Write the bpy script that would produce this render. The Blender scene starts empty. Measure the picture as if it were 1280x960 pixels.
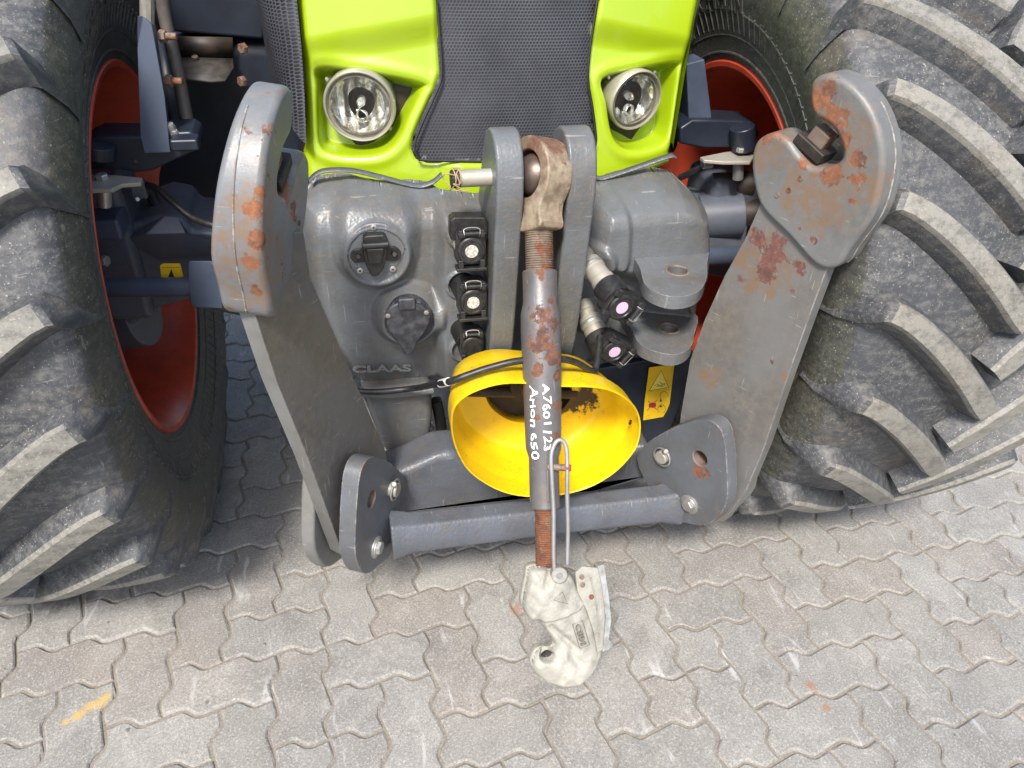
import bpy, bmesh, math, random
import numpy as np
from mathutils import Vector, Matrix
random.seed(7)
rng = np.random.default_rng(7)
scn = bpy.context.scene
COL = scn.collection
R_ = math.radians

# ------------------------------------------------------------------ camera, sky, sun, exposure
F = 940.0; PITCH = 35.3; ROLL = 2.6; YAW = 14.0
CAM = np.array([-.35, 0, 1.5])
def cam_axes():
    p, y, r = R_(PITCH), R_(YAW), R_(ROLL)
    f = np.array([math.sin(y)*math.cos(p), math.cos(y)*math.cos(p), -math.sin(p)])
    rt = np.array([math.cos(y), -math.sin(y), 0]); up = np.cross(rt, f)
    return rt*math.cos(r)+up*math.sin(r), up*math.cos(r)-rt*math.sin(r), f
RT, UP, FW = cam_axes()
cd = bpy.data.cameras.new('camera'); cam = bpy.data.objects.new('camera', cd); COL.objects.link(cam)
cd.sensor_width = 36; cd.lens = F/1280*36; cd.clip_start = .02; cd.clip_end = 400
m = Matrix(((RT[0], UP[0], -FW[0], CAM[0]), (RT[1], UP[1], -FW[1], CAM[1]), (RT[2], UP[2], -FW[2], CAM[2]), (0, 0, 0, 1)))
cam.matrix_world = m
scn.camera = cam
scn.render.resolution_x = 1024; scn.render.resolution_y = 768
SUN_EL, SUN_AZ = 52, 205      # azimuth of the sun, clockwise from +Y (205 = behind the camera, to its left)
w = bpy.data.worlds.new('World'); scn.world = w; w.use_nodes = True
nt = w.node_tree; bg = nt.nodes['Background']
sky = nt.nodes.new('ShaderNodeTexSky'); sky.sky_type = 'NISHITA'; sky.sun_disc = False
sky.sun_elevation = R_(SUN_EL); sky.sun_rotation = R_(SUN_AZ); sky.air_density = 1.0; sky.dust_density = 2.6
nt.links.new(sky.outputs[0], bg.inputs[0]); bg.inputs[1].default_value = .135
sd = bpy.data.lights.new('sun', 'SUN'); sd.energy = 3.0; sd.angle = R_(10); sd.color = (1, .95, .88)
sun = bpy.data.objects.new('sun', sd); COL.objects.link(sun)
sdir = Vector((math.sin(R_(SUN_AZ))*math.cos(R_(SUN_EL)), math.cos(R_(SUN_AZ))*math.cos(R_(SUN_EL)), math.sin(R_(SUN_EL))))
sun.rotation_euler = sdir.to_track_quat('Z', 'Y').to_euler(); sun.location = (0, 0, 5)
vs = scn.view_settings; vs.view_transform = 'Standard'; vs.look = 'None'; vs.exposure = .95; vs.gamma = 1; vs.use_curve_mapping = False

# ------------------------------------------------------------------ geometry of the place: a sight line cut by a plane
def ray(p): return RT*((p[0]-640)/F) - UP*((p[1]-480)/F) + FW
class Plane:
    """origin o, in-plane axes u, v, normal n = direction of thickness"""
    def __init__(s, o, u, v):
        s.o = np.array(o, float); s.u = np.array(u, float); s.u /= np.linalg.norm(s.u)
        s.v = np.array(v, float); s.v /= np.linalg.norm(s.v); s.n = np.cross(s.u, s.v)
    def hit(s, p):
        d = ray(p); t = np.dot(s.n, s.o-CAM)/np.dot(s.n, d); return CAM+d*t
    def uv(s, p):
        P = s.hit(p)-s.o; return (float(P@s.u), float(P@s.v))
    def at(s, a, b, c=0.0): return s.o+s.u*a+s.v*b+s.n*c
    def off(s, c): return Plane(s.o+s.n*c, s.u, s.v)
def PY(y, z0=0, lean=0.0): return Plane((0, y, z0), (1, 0, 0), (0, lean, 1))      # faces -Y (n = -Y)
def PZ(z): return Plane((0, 0, z), (1, 0, 0), (0, 1, 0))
def PX(x): return Plane((x, 0, 0), (0, 1, 0), (0, 0, 1))
def S(p, y): return Vector(PY(y).hit(p))

# ------------------------------------------------------------------ node helpers and materials
class G:
    def __init__(s, name):
        s.m = bpy.data.materials.new(name); s.m.use_nodes = True; s.t = s.m.node_tree
        s.b = s.t.nodes['Principled BSDF']; s._c = None
    def n(s, typ, **kw):
        x = s.t.nodes.new(typ)
        for k, v in kw.items(): setattr(x, k, v)
        return x
    def l(s, a, b): s.t.links.new(a, b)
    @property
    def co(s):
        if s._c is None: s._c = s.n('ShaderNodeTexCoord').outputs['Object']
        return s._c
    def noise(s, scale, detail=4, rough=.55, vec=None, stretch=None, dist=0):
        x = s.n('ShaderNodeTexNoise'); x.inputs['Scale'].default_value = scale; x.inputs['Detail'].default_value = detail
        x.inputs['Roughness'].default_value = rough; x.inputs['Distortion'].default_value = dist
        v = vec or s.co
        if stretch:
            mp = s.n('ShaderNodeMapping'); mp.inputs['Scale'].default_value = stretch; s.l(v, mp.inputs[0]); v = mp.outputs[0]
        s.l(v, x.inputs['Vector']); return x.outputs['Fac']
    def ramp(s, v, a, b, lo=0., hi=1.):
        x = s.n('ShaderNodeMapRange'); x.interpolation_type = 'SMOOTHSTEP'
        x.inputs[1].default_value = a; x.inputs[2].default_value = b; x.inputs[3].default_value = lo; x.inputs[4].default_value = hi
        s.l(v, x.inputs[0]); return x.outputs[0]
    def math(s, op, a, b=None, c=None):
        x = s.n('ShaderNodeMath', operation=op)
        for i, v in enumerate((a, b, c)):
            if v is None: continue
            if isinstance(v, (int, float)): x.inputs[i].default_value = v
            else: s.l(v, x.inputs[i])
        return x.outputs[0]
    def vmath(s, op, a, b=None):
        x = s.n('ShaderNodeVectorMath', operation=op)
        for i, v in enumerate((a, b)):
            if v is None: continue
            if isinstance(v, (tuple, list, Vector)): x.inputs[i].default_value = v
            elif isinstance(v, (int, float)): x.inputs[3].default_value = v
            else: s.l(v, x.inputs[i])
        return x.outputs[1] if op in ('DISTANCE', 'LENGTH', 'DOT_PRODUCT') else x.outputs[0]
    def mix(s, fac, a, b):
        x = s.n('ShaderNodeMix', data_type='RGBA')
        if isinstance(fac, (int, float)): x.inputs[0].default_value = fac
        else: s.l(fac, x.inputs[0])
        for i, v in ((6, a), (7, b)):
            if isinstance(v, tuple): x.inputs[i].default_value = (*v, 1)
            else: s.l(v, x.inputs[i])
        return x.outputs[2]
    def bump(s, h, strength=.3, dist=.002, nrm=None):
        x = s.n('ShaderNodeBump'); x.inputs['Strength'].default_value = strength; x.inputs['Distance'].default_value = dist
        s.l(h, x.inputs['Height'])
        if nrm is not None: s.l(nrm, x.inputs['Normal'])
        s.l(x.outputs[0], s.b.inputs['Normal']); return x.outputs[0]
    def set(s, col=None, rough=None, metal=None):
        for k, v in (('Base Color', col), ('Roughness', rough), ('Metallic', metal)):
            if v is None: continue
            if isinstance(v, tuple): s.b.inputs[k].default_value = (*v, 1)
            elif isinstance(v, (int, float)): s.b.inputs[k].default_value = v
            else: s.l(v, s.b.inputs[k])
        return s.m
    def spots(s, pts, wob=1.25, scale=38):
        """mask around listed points (x, y, z, radius) with a ragged edge"""
        nz = s.n('ShaderNodeTexNoise'); nz.inputs['Scale'].default_value = scale; nz.inputs['Detail'].default_value = 8; nz.inputs['Roughness'].default_value = .72
        s.l(s.co, nz.inputs['Vector'])
        out = None
        for x, y, z, r in pts:
            d = s.vmath('DISTANCE', s.co, (x, y, z))
            d = s.math('MULTIPLY_ADD', s.math('SUBTRACT', nz.outputs['Fac'], .5), r*3.2*wob, d)
            k = s.ramp(d, r*1.0, r*.72)
            out = k if out is None else s.math('MAXIMUM', out, k)
        return out
RUST = (.17, .062, .028)
def paint(name, base, rough=.42, dust=.35, dustcol=(.22, .19, .15), rust=None, rustn=.72, cast=0., scratch=True, metal=0., streak=True, rustcol=RUST, fine=1., film=None, wear=0., wearcol=(.42, .40, .37)):
    g = G(name)
    n1 = g.noise(7, 6, .6); n2 = g.noise(55, 5, .65); n3 = g.noise(260, 3, .6)
    col = g.mix(g.ramp(n1, .35, .68), base, tuple(c*.68 for c in base))
    k = g.math('MULTIPLY', g.ramp(g.math('MULTIPLY_ADD', n2, .55, g.math('MULTIPLY', n1, .6)), .5, .78), dust)
    col = g.mix(k, col, dustcol)
    sp = g.ramp(n3, .66, .74)                                   # flecks of dried dirt
    col = g.mix(g.math('MULTIPLY', sp, .35*dust/.35 if dust else 0), col, (.35, .32, .27))
    if scratch:
        v = g.noise(30, 2, .5, stretch=(9, 1.2, .35)); q = g.ramp(v, .705, .73)
        v2 = g.noise(26, 2, .5, stretch=(.5, 1, 8)); q2 = g.ramp(v2, .72, .74)
        col = g.mix(g.math('MULTIPLY', g.math('MAXIMUM', q, q2), .3), col, (.45, .44, .42))
    if streak:
        st = g.noise(14, 4, .6, stretch=(1.6, 1.6, .18)); col = g.mix(g.math('MULTIPLY', g.ramp(st, .52, .75), .28), col, tuple(c*.55 for c in dustcol))
    if film:
        fm = g.spots(film, .8, 20); col = g.mix(g.math('MULTIPLY', g.math('MULTIPLY', fm, g.ramp(g.noise(48, 7, .75), .36, .6)), .75), col, (.19, .115, .065))
    if wear:
        bv = g.n('ShaderNodeBevel'); bv.samples = 4; bv.inputs['Radius'].default_value = wear
        gn = g.n('ShaderNodeNewGeometry').outputs['Normal']
        ed = g.ramp(g.math('SUBTRACT', 1, g.vmath('DOT_PRODUCT', bv.outputs[0], gn)), .015, .12)
        wn = g.noise(34, 6, .72); wr_ = g.math('MULTIPLY', ed, g.ramp(wn, .44, .56))
        col = g.mix(g.math('MULTIPLY', wr_, .85), col, g.mix(g.ramp(g.noise(60, 4), .5, .6), wearcol, (.21, .10, .05)))
    rr = g.ramp(g.noise(19, 8, .72), rustn, rustn+.035) if rustn < 1 else None
    if rust:
        a = g.spots(rust); rr = a if rr is None else g.math('MAXIMUM', rr, a)
    if rr is not None:
        rc = g.mix(g.ramp(g.noise(110, 6, .75), .42, .66), rustcol, tuple(min(1, c*1.5) for c in rustcol)); rc = g.mix(g.ramp(g.noise(33, 6, .7), .48, .62), rc, (.085, .040, .032)); rc = g.mix(g.ramp(g.noise(75, 5, .7), .60, .68), rc, tuple(c*1.1 for c in base))
        halo = g.ramp(g.noise(19, 8, .72), rustn-.09, rustn+.03) if rustn < 1 else rr
        col = g.mix(g.math('MULTIPLY', halo, .35), col, (.16, .12, .08))
        col = g.mix(g.math('MULTIPLY', rr, .92), col, rc)
    rg = g.math('MULTIPLY_ADD', n2, .25, rough-.08)
    if rr is not None: rg = g.math('MAXIMUM', rg, g.math('MULTIPLY', rr, .85))
    h = g.math('MULTIPLY', n3, .25*fine)
    if cast:
        v = g.n('ShaderNodeTexVoronoi'); v.inputs['Scale'].default_value = 190; v.feature = 'SMOOTH_F1'; g.l(g.co, v.inputs['Vector'])
        h = g.math('MULTIPLY_ADD', v.outputs['Distance'], cast, h); h = g.math('MULTIPLY_ADD', g.noise(120, 3), cast*.9, h)
    if rr is not None: h = g.math('MULTIPLY_ADD', rr, -.8, g.math('MULTIPLY_ADD', n2, .7, h))
    g.bump(h, .35, .0018)
    return g.set(col, rg, metal)
def simple(name, col, rough=.5, metal=0., var=.25, bump=.15, scale=60, col2=None):
    g = G(name); n = g.noise(scale, 5, .6)
    c = g.mix(g.ramp(n, .35, .7), col, col2 or tuple(x*(1-var) for x in col)); g.bump(n, bump, .001)
    return g.set(c, g.math('MULTIPLY_ADD', n, .2, rough-.1), metal)

GREY = (.125, .135, .15)
M = {}
M['cast'] = paint('cast_grey_paint', (.125, .135, .143), .34, .5, (.165, .135, .10), cast=.9, rustn=.80, wear=.003, wearcol=(.26, .27, .27))
M['steel'] = paint('grey_steel_paint', GREY, .4, .3, rustn=.77, wear=.004)
M['bar'] = paint('bar_grey_paint', (.095, .105, .125), .38, .35, (.14, .12, .095), rustn=1.1, cast=1.2, scratch=True, wear=.003, wearcol=(.24, .25, .27))
M['cutedge'] = paint('cut_edge_paint', (.17, .172, .165), .45, .3, rustn=.8)
M['navy'] = simple('dark_blue_paint', (.062, .080, .118), .38, 0, .3, .1, 12)
M['navy_dk'] = simple('black_blue_plastic', (.016, .022, .036), .4, 0, .4, .1, 14)
M['axle'] = paint('axle_paint', (.085, .098, .125), .40, .3, (.13, .12, .105), rustn=1.1, scratch=False)
M['red'] = paint('red_rim_paint', (.60, .07, .028), .34, .2, (.22, .06, .03), rustn=1.1, scratch=False)
M['black'] = simple('black_plastic', (.012, .012, .013), .42, 0, .3, .2, 90, (.028, .027, .026))
M['blackdull'] = simple('black_rubber', (.010, .010, .010), .6)
M['dark'] = simple('dark_oily_metal', (.02, .018, .016), .55, .2, .4, .3, 30, (.05, .035, .025))
M['zinc'] = paint('zinc_plated_steel', (.50, .49, .47), .38, .3, (.3, .26, .2), rustn=.78, metal=.75, scratch=False, streak=False)
M['dirtyzinc'] = paint('dirty_zinc', (.40, .38, .33), .5, .7, (.36, .31, .22), rustn=.68, metal=.4, scratch=False, streak=False)
M['rusty'] = paint('rusty_steel', (.20, .15, .12), .6, .6, (.30, .24, .18), rustn=.5, metal=.25, scratch=False, streak=False)
M['thread'] = paint('rusty_thread', (.20, .12, .07), .6, .5, (.34, .18, .08), rustn=.42, metal=.2, scratch=False, streak=False)
M['rubber'] = None
def rubber(name, base, dust, amt, lo, hi):
    g = G(name); n1 = g.noise(7, 6, .65); n2 = g.noise(75, 7, .75); n3 = g.noise(260, 3, .65)
    col = g.mix(g.ramp(n1, .3, .7), base, tuple(c*.72 for c in base))
    sc1 = g.noise(16, 7, .75, stretch=(1, 1, 4.5), dist=.4); sc2 = g.noise(22, 6, .72, stretch=(4, 1, 1))
    k = g.ramp(g.math('MULTIPLY_ADD', n2, .55, g.math('MULTIPLY', g.math('ADD', sc1, g.math('MULTIPLY', n1, .35)), .45)), lo, hi)
    col = g.mix(g.math('MULTIPLY', k, amt), col, dust)
    k2 = g.ramp(g.math('MULTIPLY_ADD', n2, .4, g.math('MULTIPLY', sc2, .6)), .57, .68); col = g.mix(g.math('MULTIPLY', k2, amt*.5), col, tuple(c*1.35 for c in dust))
    br = g.ramp(g.math('MULTIPLY_ADD', n2, .3, g.noise(4.5, 5, .6)), .68, .80); col = g.mix(g.math('MULTIPLY', br, .2), col, (.19, .145, .095))
    fl = g.ramp(g.math('MULTIPLY_ADD', n1, .25, n3), .75, .82); col = g.mix(g.math('MULTIPLY', fl, .6), col, (.42, .41, .38))
    sc = g.ramp(g.noise(20, 3, .6, stretch=(1, 1, 7)), .68, .71); col = g.mix(g.math('MULTIPLY', sc, .3), col, (.3, .29, .27))
    sd_ = g.ramp(g.noise(26, 3, .6, stretch=(6, 2, .8)), .69, .71); col = g.mix(g.math('MULTIPLY', sd_, .3), col, (.33, .32, .29))
    g.bump(g.math('MULTIPLY_ADD', n3, .6, g.math('MULTIPLY_ADD', sc1, .3, n2)), .45, .0018)
    return g.set(col, g.math('MULTIPLY_ADD', n2, .3, .40))
M['rubber'] = rubber('tyre_rubber', (.052, .056, .063), (.165, .163, .152), .60, .52, .70)
M['side'] = rubber('tyre_sidewall_rubber', (.052, .054, .048), (.115, .115, .09), .65, .50, .70)
M['lugtop'] = rubber('worn_lug_rubber', (.125, .122, .110), (.235, .225, .195), .8, .46, .64)

def green():
    g = G('green_hood_paint'); n = g.noise(4, 3); f = g.noise(220, 2, .5)
    c = g.mix(g.ramp(n, .3, .7), (.315, .435, .006), (.29, .41, .005))
    c = g.mix(g.math('MULTIPLY', g.ramp(g.noise(60, 6, .7), .62, .78), .16), c, (.30, .32, .10))
    c = g.mix(g.ramp(g.noise(34, 2, .4), .80, .82), c, (.10, .13, .02))
    g.bump(g.noise(12, 2), .05, .002)
    g.b.inputs['Coat Weight'].default_value = .7; g.b.inputs['Coat Roughness'].default_value = .07
    return g.set(c, g.math('MULTIPLY_ADD', f, .15, .3))
M['green'] = green()
def yellow():
    g = G('yellow_guard_paint'); c = (.78, .53, .006); n = g.noise(26, 8, .75)
    # worn black patches deep inside the guard
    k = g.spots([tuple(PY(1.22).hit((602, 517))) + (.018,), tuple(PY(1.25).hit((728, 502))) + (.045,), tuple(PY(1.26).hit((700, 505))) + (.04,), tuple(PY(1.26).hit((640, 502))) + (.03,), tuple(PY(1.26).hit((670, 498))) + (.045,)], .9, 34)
    col = g.mix(g.ramp(g.noise(5, 4), .4, .7), c, (.74, .47, .005))
    fl = g.ramp(g.noise(170, 4, .65), .62, .68); zone = g.ramp(g.noise(9, 3), .42, .58)
    col = g.mix(g.math('MULTIPLY', g.math('MULTIPLY', fl, zone), .8), col, (.05, .03, .01))
    col = g.mix(g.math('MULTIPLY', g.ramp(n, .50, .70), .45), col, (.50, .28, .015))
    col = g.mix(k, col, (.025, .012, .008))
    g.bump(n, .08, .001); g.b.inputs['Coat Weight'].default_value = .2
    return g.set(col, .36)
M['yellow'] = yellow()

def mesh_grille(name, ax, pitch, skew=0.):
    g = G(name); sx = g.n('ShaderNodeSeparateXYZ'); g.l(g.co, sx.inputs[0])
    X, Z = sx.outputs[ax], sx.outputs[2]
    if skew: X = g.math('MULTIPLY_ADD', Z, skew, X)
    def cell(off):
        a = g.math('SUBTRACT', g.math('FRACT', g.math('MULTIPLY_ADD', X, 1/pitch, off+50)), .5)
        b = g.math('SUBTRACT', g.math('FRACT', g.math('MULTIPLY_ADD', Z, 1/(pitch*1.732), off+50)), .5)
        b = g.math('MULTIPLY', b, 1.732)
        return g.math('SQRT', g.math('ADD', g.math('MULTIPLY', a, a), g.math('MULTIPLY', b, b)))
    d = g.math('MINIMUM', cell(0), cell(.5))
    k = g.ramp(d, .33, .41)
    n = g.noise(9, 5, .6)
    metal = g.mix(g.ramp(n, .3, .7), (.058, .061, .074), (.028, .03, .038))
    hole = g.mix(g.ramp(g.noise(6, 3), .45, .65), (.006, .006, .007), (.022, .022, .024))
    g.bump(k, .4, .0015)
    return g.set(g.mix(k, hole, metal), .5)
M['grille'] = mesh_grille('grille_mesh', 0, .0068)
M['sidegrille'] = mesh_grille('side_grille_mesh', 1, .0072, .35)
def concrete():
    g = G('concrete_paver'); oi = g.n('ShaderNodeObjectInfo').outputs['Random']
    geo = g.n('ShaderNodeNewGeometry').outputs['Position']
    n1 = g.noise(2.6, 4, .6, vec=geo); n2 = g.noise(18, 6, .7, vec=geo); n3 = g.noise(210, 4, .75, vec=geo); n4 = g.noise(380, 3, .7, vec=geo); n5 = g.noise(6.5, 6, .7, vec=geo, dist=.5)
    a = g.mix(oi, (.232, .224, .203), (.30, .291, .267))
    a = g.mix(g.ramp(g.math('FRACT', g.math('MULTIPLY', oi, 7.3)), .6, 1), a, (.25, .226, .20))
    a = g.mix(g.math('MULTIPLY', g.ramp(n1, .42, .60), .5), a, (.175, .172, .168))
    a = g.mix(g.math('MULTIPLY', g.ramp(n2, .52, .72), .55), a, (.35, .335, .305))
    a = g.mix(g.math('MULTIPLY', g.ramp(n2, .46, .3), .3), a, (.15, .14, .13))
    a = g.mix(g.math('MULTIPLY', g.ramp(n5, .52, .66), .38), a, (.36, .35, .325))
    a = g.mix(g.math('MULTIPLY', g.ramp(n5, .46, .36), .4), a, (.14, .13, .12))
    a = g.mix(g.math('MULTIPLY', g.ramp(n3, .52, .62), .5), a, (.47, .455, .42))
    a = g.mix(g.math('MULTIPLY', g.ramp(n3, .47, .38), .38), a, (.14, .13, .115))
    a = g.mix(g.math('MULTIPLY', g.ramp(n4, .42, .34), .8), a, (.085, .078, .07))
    pit = g.ramp(g.noise(46, 2, .5, vec=geo), .755, .77); a = g.mix(g.math('MULTIPLY', pit, .75), a, (.075, .065, .055))
    bs = g.ramp(g.noise(5.5, 5, .65, vec=geo, stretch=(1.6, .8, 1), dist=.5), .62, .74); a = g.mix(g.math('MULTIPLY', bs, .55), a, (.13, .135, .15))
    ys = [(*PZ(.0).hit((132, 872)), .012), (*PZ(0).hit((103, 890)), .012), (*PZ(0).hit((82, 903)), .009), (*PZ(.0).hit((124, 879)), .018), (*PZ(0).hit((112, 884)), .014), (*PZ(0).hit((95, 896)), .012)]
    rs = [(*PZ(0).hit((1013, 856)), .012), (*PZ(0).hit((1032, 884)), .011), (*PZ(0).hit((645, 762)), .02), (*PZ(0).hit((1020, 866)), .008)]
    oil = [(*PZ(0).hit((259, 878)), .006), (*PZ(0).hit((70, 750)), .05), (*PZ(0).hit((100, 742)), .04)]
    def sp(pts, col, amt, a):
        nz = g.noise(50, 4, .6, vec=geo)
        for x, y, z, r in pts:
            d = g.math('MULTIPLY_ADD', g.math('SUBTRACT', nz, .5), r*2, g.vmath('DISTANCE', geo, (x, y, z)))
            a = g.mix(g.math('MULTIPLY', g.ramp(d, r*1.2, r*.3), amt), a, col)
        return a
    a = sp(ys, (.50, .33, .10), .75, a); a = sp(rs, (.30, .13, .06), .7, a); a = sp(oil, (.07, .06, .055), .65, a)
    # tyre scuffs
    sc = g.ramp(g.noise(9, 4, .6, vec=geo, stretch=(3.2, .8, 1), dist=.6), .60, .74); a = g.mix(g.math('MULTIPLY', sc, .65), a, (.48, .475, .465))
    g.bump(g.math('MULTIPLY_ADD', n3, 1.0, n2), .7, .0025)
    return g.set(a, .82)
M['paver'] = concrete()
M['joint'] = simple('joint_sand', (.25, .222, .185), .9, 0, .35, .6, 180)

# ------------------------------------------------------------------ mesh helpers
def link(o, parent=None):
    COL.objects.link(o)
    if parent is not None:
        o.parent = parent
        pl = Vector((0, 0, 0)); q = parent
        while q is not None: pl += q.location; q = q.parent
        o.location = Vector(o.location)-pl          # meshes are written in world metres
    return o
def finish(name, me, mat, parent=None, angle=35, bevel=0, seg=2, mats=None, subsurf=0):
    for x in (mats or [mat]): me.materials.append(x)
    me.polygons.foreach_set('use_smooth', [True]*len(me.polygons))
    if angle < 180: me.set_sharp_from_angle(angle=R_(angle))
    o = bpy.data.objects.new(name, me); link(o, parent)
    if bevel:
        b = o.modifiers.new('bevel', 'BEVEL'); b.width = bevel; b.segments = seg; b.limit_method = 'ANGLE'; b.angle_limit = R_(40)
        b.harden_normals = True; b.use_clamp_overlap = True
    if subsurf: s = o.modifiers.new('sub', 'SUBSURF'); s.levels = s.render_levels = subsurf
    return o
def mk(name, V, Fc, mat, parent=None, **kw):
    me = bpy.data.meshes.new(name); me.from_pydata([tuple(map(float, v)) for v in V], [], [tuple(f) for f in Fc]); me.update()
    bm = bmesh.new(); bm.from_mesh(me); bmesh.ops.recalc_face_normals(bm, faces=bm.faces); bm.to_mesh(me); bm.free()
    return finish(name, me, mat, parent, **kw)
def smooth_loop(P, k=6, closed=True):
    P = [np.array(p, float) for p in P]; n = len(P); out = []
    rngi = range(n if closed else n-1)
    for i in rngi:
        if closed: a, b, c, d = P[i-1], P[i], P[(i+1) % n], P[(i+2) % n]
        else: a, b, c, d = P[max(i-1, 0)], P[i], P[i+1], P[min(i+2, n-1)]
        for j in range(k):
            t = j/k; out.append(.5*((2*b)+(c-a)*t+(2*a-5*b+4*c-d)*t*t+(3*b-3*c+d-a)*t**3))
    if not closed: out.append(P[-1])
    return out
def circ(c, r, n=24, ry=None):
    ry = ry or r
    return [(c[0]+r*math.cos(2*math.pi*i/n), c[1]+ry*math.sin(2*math.pi*i/n)) for i in range(n)]
def plate(name, pl, loop, thick, mat, parent=None, holes=(), bevel=.003, seg=2, smooth=0, mats=None, edge=False, angle=35):
    """flat piece: loop in plane coordinates, grown from the plane along -n by `thick` (n looks at the viewer)"""
    if smooth: loop = smooth_loop(loop, smooth)
    bm = bmesh.new(); loops = [loop]+list(holes); rings = []
    for L in loops:
        vs_ = [bm.verts.new(pl.at(a, b)) for a, b in L]; es = [bm.edges.new((vs_[i], vs_[(i+1) % len(vs_)])) for i in range(len(vs_))]
        rings.append(vs_)
    if holes: bmesh.ops.triangle_fill(bm, use_beauty=True, edges=bm.edges[:], normal=Vector(pl.n))
    else: bm.faces.new(rings[0])
    front = bm.faces[:]
    g = bmesh.ops.duplicate(bm, geom=front)
    mp = g['vert_map']; off = Vector(-pl.n*thick)
    back = {v for v in g['geom'] if isinstance(v, bmesh.types.BMVert)}
    for v in back: v.co += off
    sides = []
    for r in rings:
        for i in range(len(r)):
            a, b = r[i], r[(i+1) % len(r)]; sides.append(bm.faces.new((a, b, mp[b], mp[a])))
    bmesh.ops.recalc_face_normals(bm, faces=bm.faces)
    if edge:
        for f in sides: f.material_index = 1
    me = bpy.data.meshes.new(name); bm.to_mesh(me); bm.free()
    return finish(name, me, mat, parent, bevel=bevel, seg=seg, mats=mats, angle=angle)
def frame(d):
    d = np.array(d, float); d /= np.linalg.norm(d); a = np.array([0, 0, 1.]) if abs(d[2]) < .9 else np.array([1., 0, 0])
    u = np.cross(d, a); u /= np.linalg.norm(u); return d, u, np.cross(d, u)
def lathe(name, p, d, prof, mat, parent=None, seg=40, cap=True, **kw):
    """prof: (along, radius) pairs from p along d"""
    d, u, v = frame(d); p = np.array(p, float); V = []; Fc = []
    for a, r in prof:
        for i in range(seg):
            t = 2*math.pi*i/seg; V.append(p+d*a+(u*math.cos(t)+v*math.sin(t))*r)
    for j in range(len(prof)-1):
        for i in range(seg): Fc.append((j*seg+i, j*seg+(i+1) % seg, (j+1)*seg+(i+1) % seg, (j+1)*seg+i))
    if cap:
        if prof[0][1] > 0: Fc.append(tuple(range(seg)))
        if prof[-1][1] > 0: Fc.append(tuple((len(prof)-1)*seg+i for i in range(seg)))
    return mk(name, V, Fc, mat, parent, **kw)
def cyl(name, a, b, r, mat, parent=None, r2=None, ch=.0015, seg=28, **kw):
    a, b = np.array(a, float), np.array(b, float); L = np.linalg.norm(b-a); r2 = r2 or r; ch = min(ch, r*.4, L*.3)
    return lathe(name, a, b-a, [(0, r-ch), (ch, r), (L-ch, r2), (L, r2-ch)], mat, parent, seg, **kw)
def tube(name, P, r, mat, parent=None, seg=12, smooth=6, closed=False, **kw):
    P = smooth_loop(P, smooth, closed) if smooth else [np.array(p, float) for p in P]
    V = []; Fc = []; n = len(P); u = None
    for i, p in enumerate(P):
        if closed: d = P[(i+1) % n]-P[i-1]
        else: d = P[min(i+1, n-1)]-P[max(i-1, 0)]
        d = d/np.linalg.norm(d)
        if u is None: _, u, _ = frame(d)
        u = u-d*(u@d); u /= np.linalg.norm(u); v = np.cross(d, u)
        rr = r(i/(n-1)) if callable(r) else r
        for j in range(seg): t = 2*math.pi*j/seg; V.append(p+(u*math.cos(t)+v*math.sin(t))*rr)
    for i in range(n if closed else n-1):
        k = (i+1) % n
        for j in range(seg): Fc.append((i*seg+j, i*seg+(j+1) % seg, k*seg+(j+1) % seg, k*seg+j))
    if not closed: Fc += [tuple(range(seg)), tuple((n-1)*seg+j for j in range(seg))]
    return mk(name, V, Fc, mat, parent, **kw)
def box(name, c, size, mat, parent=None, axes=None, bevel=.003, **kw):
    c = np.array(c, float); ax = axes or ((1, 0, 0), (0, 1, 0), (0, 0, 1)); ax = [np.array(a, float) for a in ax]
    V = [c+ax[0]*sx*size[0]/2+ax[1]*sy*size[1]/2+ax[2]*sz*size[2]/2 for sx in (-1, 1) for sy in (-1, 1) for sz in (-1, 1)]
    Fc = [(0, 1, 3, 2), (4, 6, 7, 5), (0, 4, 5, 1), (2, 3, 7, 6), (0, 2, 6, 4), (1, 5, 7, 3)]
    return mk(name, V, Fc, mat, parent, bevel=bevel, **kw)
def hexbolt(name, p, d, r, h, mat, parent, washer=0):
    d_, u, v = frame(d); p = np.array(p, float)
    loop = [(r*math.cos(math.pi/3*i+.3), r*math.sin(math.pi/3*i+.3)) for i in range(6)]
    V = []; w0 = .003 if washer else 0
    for a, s in ((w0, 1), (w0+h*.8, 1), (w0+h, .86)):
        for x, y in loop: V.append(p+d_*a+u*x*s+v*y*s)
    Fc = [tuple(range(6)), tuple(range(12, 18))]+[(j*6+i, j*6+(i+1) % 6, (j+1)*6+(i+1) % 6, (j+1)*6+i) for j in (0, 1) for i in range(6)]
    o = mk(name, V, Fc, mat, parent, bevel=.0008)
    if washer: lathe('washer', p, d, [(0, washer*.97), (.0006, washer), (.003, washer), (.0036, washer*.95)], mat, o if o.parent and not o.parent.parent else parent)
    return o
def sdf(px, pz, poly):
    """signed distance to a polygon, positive inside"""
    poly = np.array(poly, float); d = np.full(px.shape, 1e9); ins = np.zeros(px.shape, bool); n = len(poly)
    for i in range(n):
        a, b = poly[i], poly[(i+1) % n]; e = b-a; wx, wz = px-a[0], pz-a[1]
        t = np.clip((wx*e[0]+wz*e[1])/(e@e+1e-12), 0, 1); d = np.minimum(d, np.hypot(wx-e[0]*t, wz-e[1]*t))
        c = (a[1] > pz) != (b[1] > pz); xi = a[0]+(pz-a[1])/(b[1]-a[1]+1e-12)*e[0]; ins ^= c & (px < xi)
    return np.where(ins, d, -d)
def sst(x, a, b): t = np.clip((x-a)/(b-a), 0, 1); return t*t*(3-2*t)
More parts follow.
